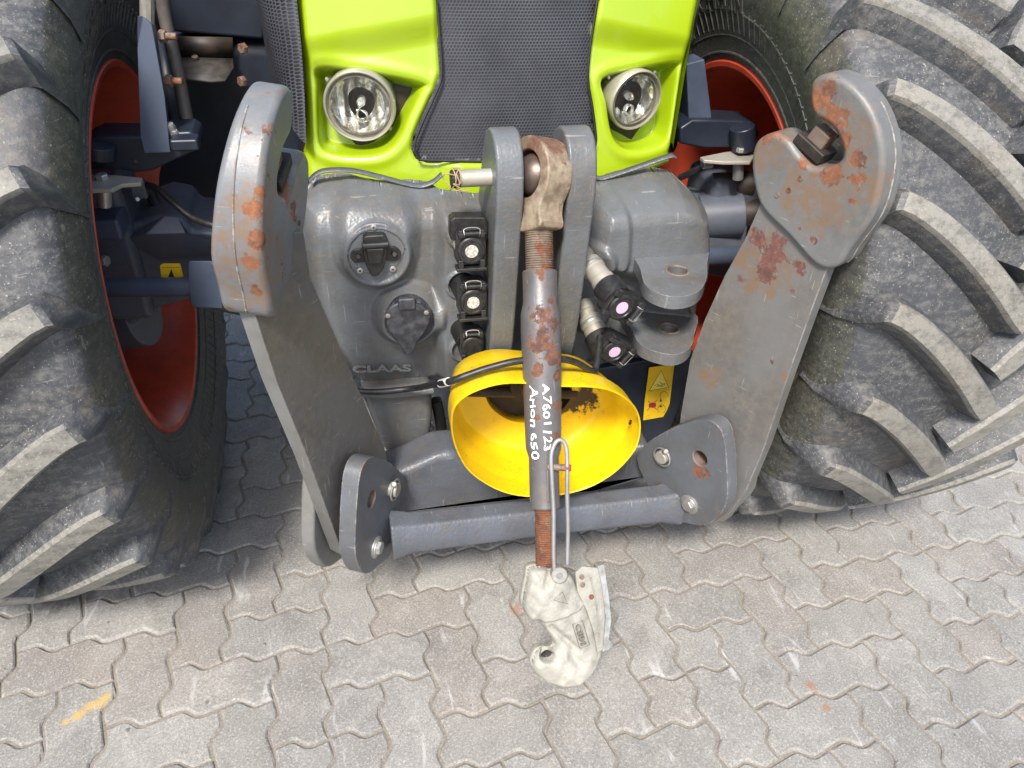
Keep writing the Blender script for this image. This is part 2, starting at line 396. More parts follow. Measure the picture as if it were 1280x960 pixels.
def relief(name, pl, poly, fn, step, mat, parent, edge=(.03, .05), skirt=.0, holes=(), angle=180):
    """surface standing over plane pl inside poly; fn(a, b) gives the height towards the viewer; its rim rolls away over edge[0] by edge[1]"""
    P = np.array(poly); a0, b0 = P.min(0)-step; a1, b1 = P.max(0)+step
    A, B = np.meshgrid(np.arange(a0, a1, step), np.arange(b0, b1, step)); D = sdf(A, B, poly)
    # pull the outermost ring of the grid onto the outline so the silhouette is clean
    gy, gx = np.gradient(D, step); near = (np.abs(D) < step*.75); L = np.hypot(gx, gy)+1e-9
    A = np.where(near, A-gx/L*D, A); B = np.where(near, B-gy/L*D, B); D = np.where(near, 0, D)
    H = fn(A, B, D)
    t = np.clip(1-D/edge[0], 0, 1); H = H-edge[1]*(1-np.sqrt(np.clip(1-t*t, 0, 1)))
    keep = D >= -1e-9
    for h in holes: keep &= sdf(A, B, h) < step*.2
    idx = -np.ones(A.shape, int); idx[keep] = np.arange(keep.sum())
    V = pl.o+pl.u*A[keep][:, None]+pl.v*B[keep][:, None]+pl.n*H[keep][:, None]
    q = np.stack([idx[:-1, :-1], idx[:-1, 1:], idx[1:, 1:], idx[1:, :-1]], -1).reshape(-1, 4)
    full = q[(q >= 0).all(1)]; tri = q[(q >= 0).sum(1) == 3]; tri = np.array([[x for x in r if x >= 0] for r in tri]).reshape(-1, 3)
    me = bpy.data.meshes.new(name); me.from_pydata(V.tolist(), [], full.tolist()+tri.tolist()); me.update()
    o = finish(name, me, mat, parent, angle=angle); 
    if skirt: s = o.modifiers.new('solid', 'SOLIDIFY'); s.thickness = skirt; s.offset = -1
    return o
def text_mesh(txt, size, extrude=0., bold=0.):
    c = bpy.data.curves.new('lettering', 'FONT'); c.body = txt; c.size = size; c.extrude = extrude; c.offset = bold; c.resolution_u = 3
    o = bpy.data.objects.new('lettering', c); COL.objects.link(o); bpy.context.view_layer.update()
    me = bpy.data.meshes.new_from_object(o.evaluated_get(bpy.context.evaluated_depsgraph_get()))
    bpy.data.objects.remove(o); bpy.data.curves.remove(c); return me
def lettering(name, txt, size, o, u, v, mat, parent, extrude=.0005, wmap=None, bold=0., width=None):
    me = text_mesh(txt, size, extrude, bold); me.materials.clear(); o, u, v = (np.array(x, float) for x in (o, u, v)); n = np.cross(u, v)
    xs = [p.co.x for p in me.vertices]; W = max(xs)-min(xs) or 1; k = (width/W if width else 1)
    for p in me.vertices:
        x, y, z = (p.co.x-min(xs))*k, p.co.y, p.co.z
        p.co = Vector(wmap(x, y, z)) if wmap else Vector(o+u*x+v*y+n*z)
    me.update(); return finish(name, me, mat, parent, angle=30)
def thing(name, label, cat, loc, group=None):
    e = bpy.data.objects.new(name, None); COL.objects.link(e); e.location = loc; e.empty_display_size = .2
    e['label'] = label; e['category'] = cat
    if group: e['group'] = group
    return e
def struct(o): o['kind'] = 'structure'; return o

# ------------------------------------------------------------------ pavement
CELL = .1125; OX, OY = -.481, 1.227
pave = struct(mk('pavement', [(-40, -40, -.0045), (40, -40, -.0045), (40, 60, -.0045), (-40, 60, -.0045)], [(0, 1, 2, 3)], M['joint']))
pave['label'] = 'grey interlocking concrete paving laid in a herringbone with sandy joints'
def edge_pts(x0, y0, dx, dy):
    """points of one cell side from (x0,y0) in direction (dx,dy): the interlocking S"""
    a = .085; nx, ny = -dy, dx; out = []
    for t, o in ((0, 0), (.26, .9), (.34, 1), (.42, .7), (.58, -.7), (.66, -1), (.74, -.9)):
        out.append((x0+dx*t+nx*a*o, y0+dy*t+ny*a*o))
    return out
def paver_loop(wc, hc):
    L = []
    for i in range(wc): L += edge_pts(i, 0, 1, 0)
    for j in range(hc): L += edge_pts(wc, j, 0, 1)
    top = []
    for i in range(wc): top += edge_pts(i, hc, 1, 0)
    top.append((wc, hc)); L += top[::-1][:-1]
    lf = []
    for j in range(hc): lf += edge_pts(0, j, 0, 1)
    lf.append((0, hc)); L += lf[::-1][:-1]
    return np.array(L)*CELL
def inset(L, d):
    n = len(L); out = []
    for i in range(n):
        a, b, c = L[i-1], L[i], L[(i+1) % n]; e1 = (b-a)/np.linalg.norm(b-a); e2 = (c-b)/np.linalg.norm(c-b)
        n1 = np.array([-e1[1], e1[0]]); n2 = np.array([-e2[1], e2[0]]); m_ = n1+n2; m_ /= np.linalg.norm(m_); out.append(b+m_*d/max(.5, m_@n1))
    return np.array(out)
def paver_mesh(wc, hc, var):
    L = paver_loop(wc, hc); r = np.random.default_rng(var*10+wc); n = len(L)
    V = []; Fc = []
    for d, z in ((.0014, -.03), (.0017, -.0062), (.0034, -.0026), (.0068, 0)):
        K = inset(L, d) + (r.normal(0, .0007, L.shape) if z > -.02 else 0)
        V += [(x-wc*CELL/2, y-hc*CELL/2, z) for x, y in K]
    for j in range(3):
        for i in range(n): Fc.append((j*n+i, j*n+(i+1) % n, (j+1)*n+(i+1) % n, (j+1)*n+i))
    Fc.append(tuple(3*n+i for i in range(n)))
    me = bpy.data.meshes.new('paver'); me.from_pydata(V, [], Fc); me.update()
    me.materials.append(M['paver']); me.polygons.foreach_set('use_smooth', [False]*len(me.polygons))
    return me
PM = {(a, b): [paver_mesh(a, b, k) for k in range(3)] for a, b in ((1, 1), (2, 1), (1, 2))}
def layout():
    used = set(); out = []
    def dom(u): return (2, 0) if u <= -1 else (1, 3) if u <= 6 else (0, 2) if u <= 13 else (3, 1)
    def zone(u): return 0 if u <= -1 else 1 if u <= 6 else 2 if u <= 13 else 3
    US, VS = range(-34, 40), range(-44, 12)
    # each stretch of the pattern was laid on its own; later stretches take the cells at the seams
    for z in (0, 2, 3, 1):
        for u in US:
            if zone(u) != z: continue
            for v in VS:
                h, ve = dom(u); s = (u+v) % 4
                if s == h and (u, v) not in used and (u+1, v) not in used and zone(u+1) in (z,): used |= {(u, v), (u+1, v)}; out.append((u, v, 2, 1))
                elif s == ve and (u, v) not in used and (u, v+1) not in used: used |= {(u, v), (u, v+1)}; out.append((u, v, 1, 2))
    for u in US:
        for v in VS:
            if (u, v) not in used: out.append((u, v, 1, 1))
    return out
def project(P):
    c = np.array(P)-CAM; zc = c@FW; return 640+F*(c@RT)/zc, 480-F*(c@UP)/zc, zc
cand = []
for u, v, a, b in layout():
    cx, cy = OX+(u+a/2)*CELL, OY-(v+b/2)*CELL
    x, y, zc = project((cx, cy, 0)); vis = zc > .2 and -70 < x < 1350 and 200 < y < 1020
    cand.append((0 if vis else 1, zc, cx, cy, a, b))
cand.sort()
far = [[], []]
for i, (nv, zc, cx, cy, a, b) in enumerate(cand):
    me = random.choice(PM[(a, b)]); dz = random.gauss(0, .0011); rz = random.gauss(0, .006); tx, ty = random.gauss(0, .006), random.gauss(0, .006)
    if i < 295:
        o = bpy.data.objects.new('paver', me); o.location = (cx, cy, dz); o.rotation_euler = (tx, ty, rz); COL.objects.link(o)
        o.parent = pave
    else:
        base = len(far[0])
        far[0] += [(vv.co.x+cx, vv.co.y+cy, vv.co.z+dz+vv.co.x*tx) for vv in me.vertices]; far[1] += [tuple(q+base for q in p.vertices) for p in me.polygons]
fo = mk('distant_pavers', far[0], far[1], M['paver'], pave, angle=50); fo['kind'] = 'stuff'

# ------------------------------------------------------------------ tractor
T = thing('tractor', 'green and grey tractor seen from the front, with its front linkage arms folded up', 'tractor', (0, 1.4, 0))

# --- wheels
def lug_mesh(side):
    """one tread bar; wheel axis X, centre at origin, placed at angle 0 = facing the camera (-Y); side=+1/-1 half of the tread"""
    R = .735; V = []; Fc = []; mi = []; n = 13
    rows = []
    for i in range(-3, n):
        t = max(i, 0)/(n-1); w = .268*(1-t)-.014; arc = .235*t**1.25
        dw, da = -.268, .235*1.25*max(t, .02)**.25; L = math.hypot(dw, da); dw /= L; da /= L; pw, pa = -da, dw     # across the bar
        ht, hb = .0200+.004*t, .034+.006*t
        top = R-.022*(w/.295)**2; base = .682-.03*(w/.295)**4
        ww = w
        if i == -1: ww = w+.010; top = R-.022; base = .665; hb *= 1.1
        if i == -2: ww = w+.026; top = R-.078; base = .620; ht *= .95; hb *= 1.2
        if i == -3: ww = w+.030; top = R-.150; base = .570; ht *= .6; hb *= 1.2
        if i == n-1: ht *= .8
        row = []
        for k, r in ((-hb, base), (-ht*1.04, top-.008), (-ht*.78, top), (ht*.78, top), (ht*1.04, top-.008), (hb, base)):
            a = (arc+pa*k)/R; x = (ww+pw*k)*side; row.append((x, -r*math.cos(a), -r*math.sin(a)))
        rows.append(row)
    for r in rows: V += r
    for i in range(len(rows)-1):
        for j in range(5):
            Fc.append((i*6+j, i*6+j+1, i*6+6+j+1, i*6+6+j)); mi.append(1 if (j in (1, 2, 3) and i >= 3) else 0)
    Fc += [tuple(range(6)), tuple((len(rows)-1)*6+j for j in range(6))]; mi += [0, 0]
    me = bpy.data.meshes.new('tread_lug'); me.from_pydata(V, [], Fc); me.update()
    for k, p in enumerate(me.polygons): p.material_index = mi[k]
    bm = bmesh.new(); bm.from_mesh(me); bmesh.ops.recalc_face_normals(bm, faces=bm.faces); bm.to_mesh(me); bm.free()
    me.materials.append(M['rubber']); me.materials.append(M['lugtop']); me.polygons.foreach_set('use_smooth', [True]*len(me.polygons)); me.set_sharp_from_angle(angle=R_(40))
    return me
LUG = {s: lug_mesh(s) for s in (1, -1)}
def spin(name, prof, mat, parent, c, seg=96, steer=0, **kw):
    """revolve (x, r) about the wheel axis"""
    V = []; Fc = []; n = len(prof)
    for i in range(seg):
        t = 2*math.pi*i/seg
        for x, r in prof: V.append((x, r*math.cos(t), r*math.sin(t)))
    for i in range(seg):
        for j in range(n-1): Fc.append((i*n+j, i*n+j+1, ((i+1) % seg)*n+j+1, ((i+1) % seg)*n+j))
    o = mk(name, V, Fc, mat, None, **kw)
    o.parent = parent; o.location = Vector(c)-Vector(parent.matrix_world.translation if parent == T else (0, 0, 0)) if parent == T else Vector((0, 0, 0))
    return o
DW = .03
def wheel(c, side, phase, steer):
    c = (c[0]+side*DW, c[1], c[2])
    """side = -1: photo left (its inner face looks to +X)"""
    i = -side
    half = [(.205, .398), (.220, .408), (.226, .43), (.246, .50), (.262, .56), (.264, .60), (.250, .645), (.236, .664), (.210, .675), (.14, .682), (.06, .687), (0, .688)]
    half = [(x+DW*min(1, x/.14), r) for x, r in half]; half = [tuple(p) for p in smooth_loop(half, 3, False)]
    prof = half+[(-x, r) for x, r in half[::-1][1:]]
    ty = spin('tyre', prof, M['rubber'], T, c, 128, mats=[M['rubber'], M['side']], angle=180)
    for p in ty.data.polygons:
        rr = math.hypot(p.center.y, p.center.z)
        p.material_index = 1 if rr < .655 else 0
    ty.location = Vector(c)-T.location; ty.rotation_euler = (0, 0, R_(steer))
    for k in range(24):
        for s in (1, -1):
            o = bpy.data.objects.new('tread_lug', LUG[s]); COL.objects.link(o); o.parent = ty
            o.rotation_euler = (R_(phase+k*15+(7.5 if s > 0 else 0)), 0, 0)
    # raised rings and ribs on the sidewall
    for xr in ((.2495+DW, .512, .0022), (.2345+DW, .462, .0022), (.2255+DW, .425, .003)):
        P = [(i*xr[0], xr[1]*math.cos(t), xr[1]*math.sin(t)) for t in np.linspace(0, 2*math.pi, 97)[:-1]]
        o = tube('sidewall_ring', P, xr[2], M['side'], None, 6, 0, True); o.parent = ty
    # short ribs in the sidewall below the rim
    V = []; Fc = []
    for k in range(120):
        t = 2*math.pi*k/120; ct, st_ = math.cos(t), math.sin(t); dt = .0045/.5
        b = len(V)
        for tt in (t-dt, t+dt):
            for x, r in ((.2365, .470), (.2515, .520)): V.append((i*(x+DW-.002), r*math.cos(tt), r*math.sin(tt))); 
        for x, r in ((.2365+.003, .472), (.2515+.003, .518)): V.append((i*(x+DW), r*ct, r*st_))
        Fc += [(b, b+1, b+5, b+4), (b+2, b+4, b+5, b+3), (b, b+4, b+2), (b+1, b+3, b+5)]
    o = mk('sidewall_ribs', V, Fc, M['side'], None); o.parent = ty; o['kind'] = 'stuff'
    rim = spin('rim', [(i*(.216+DW), .409), (i*(.222+DW), .404), (i*(.220+DW), .396), (i*(.205+DW), .388), (i*.20, .374), (i*.13, .366), (i*.05, .335), (-i*.10, .335), (-i*.16, .33), (-i*.165, .28), (-i*.15, .20), (-i*.15, .10), (-i*.15, .001)], M['red'], T, c, 96, angle=40)
    rim.location = Vector(c)-T.location; rim.rotation_euler = (0, 0, R_(steer))
    s = rim.modifiers.new('solid', 'SOLIDIFY'); s.thickness = .006; s.offset = 0
    hub = spin('hub', [(i*.0, .001), (i*.0, .07), (-i*.02, .09), (-i*.14, .11)], M['axle'], None, (0, 0, 0), 48, angle=40); hub.parent = rim
    return ty, rim
WL = (-1.0, 1.70, .722); WR = (.775, 1.64, .72)
tyL, rimL = wheel(WL, -1, 4, 0)
tyR, rimR = wheel(WR, 1, 17, 0)
def side_text(ty, txt, a0, size, r0, i):
    me = text_mesh(txt, size, .0012, .0008); me.materials.clear(); me.materials.append(M['side'])
    for p in me.vertices:
        x, y, z = p.co; a = R_(a0)-i*x/r0*-1; r = r0+y; xs = .262+DW-.012*abs((r-.56)/.05)**1.3
        p.co = Vector((i*(xs+z+.0006), -r*math.cos(a), r*math.sin(a)))
    me.update(); o = finish('sidewall_lettering', me, M['side'], None, angle=30); o.data.materials.clear(); o.data.materials.append(M['side']); o.parent = ty
side_text(tyR, 'MICHELIN', 118, .062, .515, -1); side_text(tyR, 'MICHELIN', -60, .062, .515, -1); side_text(tyL, 'MICHELIN', 60, .062, .515, 1)
tyL['label'] = 'tyre on the left of the photo, its inner sidewall in view'; tyR['label'] = 'tyre on the right of the photo, its tread lugs in view'

# --- hood (green)
HP = PY(1.52, 1.05, .22)
hu = HP.uv
HOOD = [hu(p) for p in ((366, -60), (368, 0), (374, 60), (379, 120), (381, 180), (376, 205), (378, 232), (400, 236), (440, 236), (520, 250), (600, 256), (660, 256), (735, 244), (790, 232), (853, 208), (851, 192), (858, 150), (868, 90), (879, 30), (890, -20), (898, -60))]
GR = [hu(p) for p in ((546, -60), (547, 0), (550, 40), (553, 92), (546, 115), (530, 150), (521, 172), (519, 186), (524, 197), (536, 201), (640, 202), (728, 196), (741, 190), (746, 178), (745, 160), (741, 130), (736, 96), (740, 50), (748, 0), (756, -60))]
REC = [[hu(p) for p in ((396, 84), (452, 88), (529, 104), (528, 116), (512, 150), (504, 170), (490, 188), (470, 197), (440, 199), (410, 194), (398, 182), (395, 150), (394, 110))],
       [hu(p) for p in ((757, 98), (800, 86), (858, 77), (860, 92), (854, 140), (850, 165), (842, 180), (820, 189), (795, 191), (778, 183), (768, 165), (762, 130))]]
def hood_fn(A, B, D):
    H = np.zeros(A.shape)
    for poly in REC:
        d = sdf(A, B, smooth_loop(poly, 4)); H -= .060*sst(d, -.002, .020)
        H += .0045*np.exp(-((d+.012)/.012)**2)          # swollen lip round the recess
    g = sdf(A, B, GR); H -= .012*sst(g, -.012, .004)
    crease = B-(.215-.16*np.abs(A)); H -= .02*sst(-crease, -.01, .05)*sst(np.abs(A), .10, .16)
    H -= .35*np.clip(np.abs(A)-.10, 0, 1)**2+.0006*np.sin(A*23)*np.sin(B*31)
    return H
hood = relief('hood', HP, HOOD, hood_fn, .003, M['green'], T, edge=(.02, .03), holes=[GR], skirt=.0)
def gr_fn(A, B, D): return -.016-.05*np.clip(np.abs(A)-.04, 0, 1)**2*8
grl = relief('grille', HP, [(a*1.0, b) for a, b in [hu(p) for p in ((543, -62), (545, 0), (547, 40), (551, 92), (543, 115), (527, 150), (517, 172), (515, 188), (521, 200), (536, 205), (640, 206), (730, 200), (745, 192), (750, 178), (748, 160), (744, 130), (739, 96), (743, 50), (751, 0), (759, -62))]], gr_fn, .008, M['grille'], T, edge=(.001, .0))
bl = relief('bulkhead', PY(1.70, 1.05, .22), [PY(1.70, 1.05, .22).uv(p) for p in ((372, -60), (385, 210), (845, 190), (885, -60))], lambda A, B, D: A*0, .02, M['blackdull'], T, edge=(.001, 0))
tube('grille_seal', [HP.at(a, b, -.006) for a, b in GR], .0028, M['blackdull'], T, 6, 3, True)
# side panel of the hood with its mesh
sp = [S((380, 182), 1.53), S((378, 120), 1.54), S((368, 0), 1.58), S((364, -60), 1.60)]
V = []; Fc = []
prof = [(.0, .0), (-.012, .006), (-.030, .022), (-.048, .05), (-.062, .10), (-.072, .2), (-.078, .5), (-.08, 1.1)]
left_edge = [(380, 182), (379, 150), (378, 120), (374, 60), (368, 0), (364, -70)]
for k, p in enumerate(left_edge):
    P0 = HP.hit(p)+np.array([.004, .01, 0])
    for dx, dy in prof: V.append((P0[0]+dx*(.75+k*.13), P0[1]+dy, P0[2]+min(dy, .12)*(1.0 if k == 0 else .5 if k == 1 else .1)))
n = len(prof)
for k in range(len(left_edge)-1):
    for j in range(n-1): Fc.append((k*n+j, k*n+j+1, (k+1)*n+j+1, (k+1)*n+j))
mk('side_grille', V, Fc, M['sidegrille'], T, angle=60)
V2 = []
for p in [(898, -60), (890, -20), (879, 30), (868, 90), (858, 150), (851, 192)]:
    P0 = HP.hit(p)+np.array([-.004, .035, 0])
    for dx, dy in ((0, 0), (.012, .03), (.02, .2), (.02, 1.0)): V2.append((P0[0]+dx, P0[1]+dy, P0[2]))
mk('side_panel', V2, [(k*4+j, k*4+j+1, k*4+j+5, k*4+j+4) for k in range(5) for j in range(3)], M['green'], T)
# --- headlights
def lens_mat():
    g = G('headlight_glass'); g.b.inputs['Transmission Weight'].default_value = 1; g.b.inputs['IOR'].default_value = 1.12
    g.bump(g.noise(30, 2), .02, .001); return g.set((.98, .98, .97), .03)
def refl_mat():
    g = G('headlight_reflector'); w = g.n('ShaderNodeTexWave'); w.inputs['Scale'].default_value = 14; w.inputs['Distortion'].default_value = 2.5; w.wave_type = 'BANDS'; w.bands_direction = 'X'; g.l(g.co, w.inputs[0])
    v = g.n('ShaderNodeTexVoronoi'); v.inputs['Scale'].default_value = 42; g.l(g.co, v.inputs['Vector'])
    g.bump(g.math('MULTIPLY_ADD', v.outputs['Distance'], 1.2, w.outputs['Fac']), .8, .008)
    return g.set(g.mix(g.ramp(w.outputs['Fac'], .3, .7), (.95, .95, .94), (.80, .78, .62)), .22, .75)
M['glass'] = lens_mat(); M['refl'] = refl_mat(); M['bezel'] = paint('bezel_paint', (.50, .47, .38), .3, .15, rustn=1.1, metal=.5, scratch=False, streak=False)
M['chrome'] = simple('chrome', (.75, .75, .73), .12, 1, .1, .05)
def headlight(px, ypl, r, yaw, lab):
    c = PY(ypl).hit(px); d = np.array([math.sin(R_(yaw)), -math.cos(R_(yaw)), -.10]); d /= np.linalg.norm(d)
    hl = lathe('headlight', c-d*.05, d, [(-.02, r*.98), (.03, r*1.02), (.040, r*1.045), (.0455, r*1.03), (.048, r), (.047, r*.965), (.043, r*.945), (.040, r*.95), (.036, r*.90), (.042, r*.87), (.042, r*.84), (.030, r*.83)], M['bezel'], T, 56, cap=False, angle=30); hl['label'] = lab
    s = hl.modifiers.new('solid', 'SOLIDIFY'); s.thickness = .0015
    lathe('reflector', c-d*.05, d, [(-.012, .001), (-.011, r*.12), (-.007, r*.26), (.002, r*.5), (.014, r*.7), (.036, r*.86)], M['refl'], hl, 64, cap=False, angle=180)
    lathe('lens', c-d*.05, d, [(.040, r*.86), (.046, r*.78), (.052, r*.5), (.0545, r*.2), (.055, .0005)], M['glass'], hl, 56, cap=False, angle=180).modifiers.new('solid', 'SOLIDIFY').thickness = .0015
    lathe('bulb', c-d*.062, d, [(0, .006), (.02, .009), (.034, .0085), (.042, .004), (.044, .0005)], M['refl'], hl, 20)
    lathe('bulb_shield', c-d*.035+np.array([0, 0, -.026]), d, [(0, r*.17), (.010, r*.18), (.012, r*.15), (.004, r*.11)], M['refl'], hl, 28, cap=False)
    for a in (.8, 2.5, -.75):
        u = np.array([math.cos(a), 0, math.sin(a)])*r*1.12; hexbolt('adjusting_screw', c+u-d*.03, d, .004, .006, M['zinc'], hl)
headlight((449, 135), 1.552, .0685, -10, 'round halogen headlight to the left of the grille')
headlight((797, 127), 1.556, .0615, 14, 'round halogen headlight to the right of the grille')

# --- cast housing between the linkage arms
CP = PY(1.38, .8, 0.0); cu = CP.uv
CAST = [cu(p) for p in ((380, 262), (396, 248), (440, 242), (520, 250), (600, 256), (700, 252), (760, 243), (828, 231), (862, 236), (884, 258), (889, 262), (890, 300), (886, 345), (880, 400), (873, 440), (845, 452), (745, 470), (700, 478), (620, 480), (545, 492), (450, 500), (410, 440), (388, 380), (378, 320), (375, 262))]
bA, bB = cu((470, 312)), cu((510, 394))
def capsule(A, B, p, q, r):
    e = np.array(q)-np.array(p); t = np.clip(((A-p[0])*e[0]+(B-p[1])*e[1])/(e@e), 0, 1)
    return np.hypot(A-p[0]-e[0]*t, B-p[1]-e[1]*t)-r
COLM = [cu(p) for p in ((548, 262), (556, 246), (574, 240), (604, 244), (612, 262), (612, 470), (552, 470))]
RBLK = [cu(p) for p in ((742, 262), (756, 246), (800, 244), (878, 250), (892, 300), (885, 352), (842, 352), (742, 330))]
LOWR = [cu(p) for p in ((736, 225), (775, 232), (780, 300), (770, 330), (728, 330), (726, 240))]
def cast_fn(A, B, D):
    H = np.zeros(A.shape)
    H -= .05*sst(B, cu((470, 290))[1]-.005, cu((470, 245))[1]+.02)          # top shoulder leans back
    H -= .035*sst(-B, -cu((470, 430))[1], -cu((470, 520))[1])              # foot tucks in
    d = capsule(A, B, bA, (bA[0]+.004, bA[1]+.055), .062); H += .030*sst(-d, -.030, .010)
    d = np.hypot(A-bA[0], B-bA[1]); H = H*(1-sst(-d, -.072, -.060))+(.034+(B-bA[1])*-.02)*sst(-d, -.072, -.060); H -= .006*sst(-d, -.0555, -.0545)
    d = np.hypot(A-bB[0], B-bB[1]-.006); k = sst(-d, -.080, -.052); H = H*(1-k)+.040*k; H -= .010*sst(-d, -.0505, -.0485)
    d = sdf(A, B, smooth_loop(COLM, 3)); H += .038*sst(d, -.012, .014)
    for q in ((576, 283), (574, 345), (578, 425)):
        c = cu(q); d = np.hypot(A-c[0], B-c[1]); H += .006*sst(-d, -.036, -.031)-.010*sst(-d, -.029, -.027)
    d = sdf(A, B, smooth_loop(RBLK, 3)); H += .045*sst(d, -.015, .03)
    d = sdf(A, B, smooth_loop(LOWR, 3)); H += .012*sst(d, -.004, .012)
    c0, c1 = cu((640, 300))[0], cu((712, 300))[0]; H -= .03*sst(A, c0-.015, c0+.0)*sst(-A, -c1-.0, -c1+.015)
    for q, r in (((735, 318), .036), ((738, 395), .034)):
        c = cu(q); d = np.hypot(A-c[0], B-c[1]); H += .016*sst(-d, -r-.014, -r+.004)
    H += .0004*np.sin(A*61+B*37)*np.sin(B*53-A*29)
    return H
relief('front_casting', CP, CAST, cast_fn, .0024, M['cast'], T, edge=(.04, .075), angle=180)
box('casting_core', (0, 1.60, .74), (.54, .16, .40), M['bar'], T, bevel=.03, seg=4)
# sealing lip between hood and casting
for pts in (((386, 226), (394, 218), (408, 213), (440, 213), (480, 222), (520, 232), (540, 228), (552, 218)), ((735, 214), (748, 222), (760, 221), (800, 208), (838, 195), (846, 196))):
    P = smooth_loop([PY(1.455).hit(p) for p in pts], 5, False)
    V = [];
    for p in P: V += [p+np.array([0, -.003, -.002]), p+np.array([0, .012, .001])]
    o = mk('sealing_lip', V, [(2*i, 2*i+1, 2*i+3, 2*i+2) for i in range(len(P)-1)], M['bar'], T); o.modifiers.new('s', 'SOLIDIFY').thickness = .0025
# maker's name cast into the housing
q0 = CP.off(-.002).hit((441, 464)); q1 = CP.off(-.002).hit((514, 462))
dd = q1-q0; lettering('maker_name', 'CLAAS', .021, q0+np.array([0, -.003, 0]), dd/np.linalg.norm(dd), (0, .12, 1), M['cast'], T, .0035, width=float(np.linalg.norm(dd)), bold=.0006)
lf = q0+np.array([0, -.001, -.006])

# --- electrical sockets
def disc_face(pc, r, y, mat, name, parent, d=(0, -1, -.02)):
    c = PY(y).hit(pc); return c, lathe(name, c, d, [(-.012, r), (-.001, r), (.0, r-.0015)], mat, parent, 56, angle=30)
c, sk = disc_face((470, 312), .0535, 1.349, M['steel'], 'power_socket', T); sk['label'] = 'round three pin power socket with a folded cap'
for q in ((467, 284), (450, 338), (491, 336)):
    p = PY(1.348).hit(q); lathe('screw', p, (0, -1, 0), [(0, .0062), (.002, .0062), (.003, .0045)], M['zinc'], sk, 16)
    lathe('screw_recess', p+np.array([0, -.0031, 0]), (0, -1, 0), [(0, .0022), (.0002, .0022)], M['dark'], sk, 6)
o1 = plate('socket_flange', PY(1.344), [PY(1.344).uv(p) for p in ((438, 322), (441, 314), (450, 311), (456, 312), (484, 309), (494, 309), (501, 315), (500, 323), (492, 327), (482, 326), (474, 334), (464, 334), (456, 328), (444, 329))], .006, M['black'], sk, smooth=3, bevel=.0015)
for q in ((448, 321), (493, 318)): cyl('flange_screw', PY(1.344).hit(q), PY(1.339).hit(q), .0055, M['dark'], sk)
pl = PY(1.33); plate('socket_cap', pl, [pl.uv(p) for p in ((454, 298), (458, 295), (480, 294), (484, 298), (484, 318), (480, 336), (474, 344), (468, 347), (464, 345), (458, 334), (454, 318))], .02, M['black'], sk, bevel=.003, seg=3)
cyl('hinge', pl.hit((452, 307))+np.array([0, -.002, 0]), pl.hit((486, 305))+np.array([0, -.002, 0]), .0065, M['black'], sk)
pl = PY(1.322); plate('cap_rib', pl, [pl.uv(p) for p in ((458, 312), (480, 311), (477, 330), (461, 331))], .008, M['black'], sk, bevel=.002)

M['greycap'] = simple('grey_cap_plastic', (.022, .023, .028), .42, 0, .35, .3, 50, (.075, .077, .085))
c = PY(1.342).hit((511, 395))
ts = lathe('trailer_socket', c, (0, -1, -.05), [(-.01, .047), (.012, .047), (.018, .045), (.024, .040), (.025, .001)], M['greycap'], T, 48, angle=30, bevel=0); ts['label'] = 'round trailer socket with a sprung flap lid'
pl = PY(1.314); plate('socket_lid', pl, [pl.uv(p) for p in ((482, 395), (484, 388), (496, 380), (512, 378), (528, 382), (537, 392), (538, 402), (532, 415), (522, 428), (519, 437), (514, 443), (506, 443), (500, 432), (489, 418), (483, 406))], .010, M['greycap'], ts, smooth=3, bevel=.004, seg=3)
box('lid_hinge', PY(1.318).hit((508, 378)), (.034, .02, .026), M['greycap'], ts, bevel=.004)
for q in ((485, 395), (533, 391)): lathe('screw', PY(1.312).hit(q), (0, -1, 0), [(-.006, .005), (.001, .005), (.002, .003)], M['zinc'], ts, 14)
for q in ((494, 368), (523, 366)): box('lid_ear', PY(1.325).hit((q[0], q[1]+14)), (.012, .012, .016), M['greycap'], ts, bevel=.003)

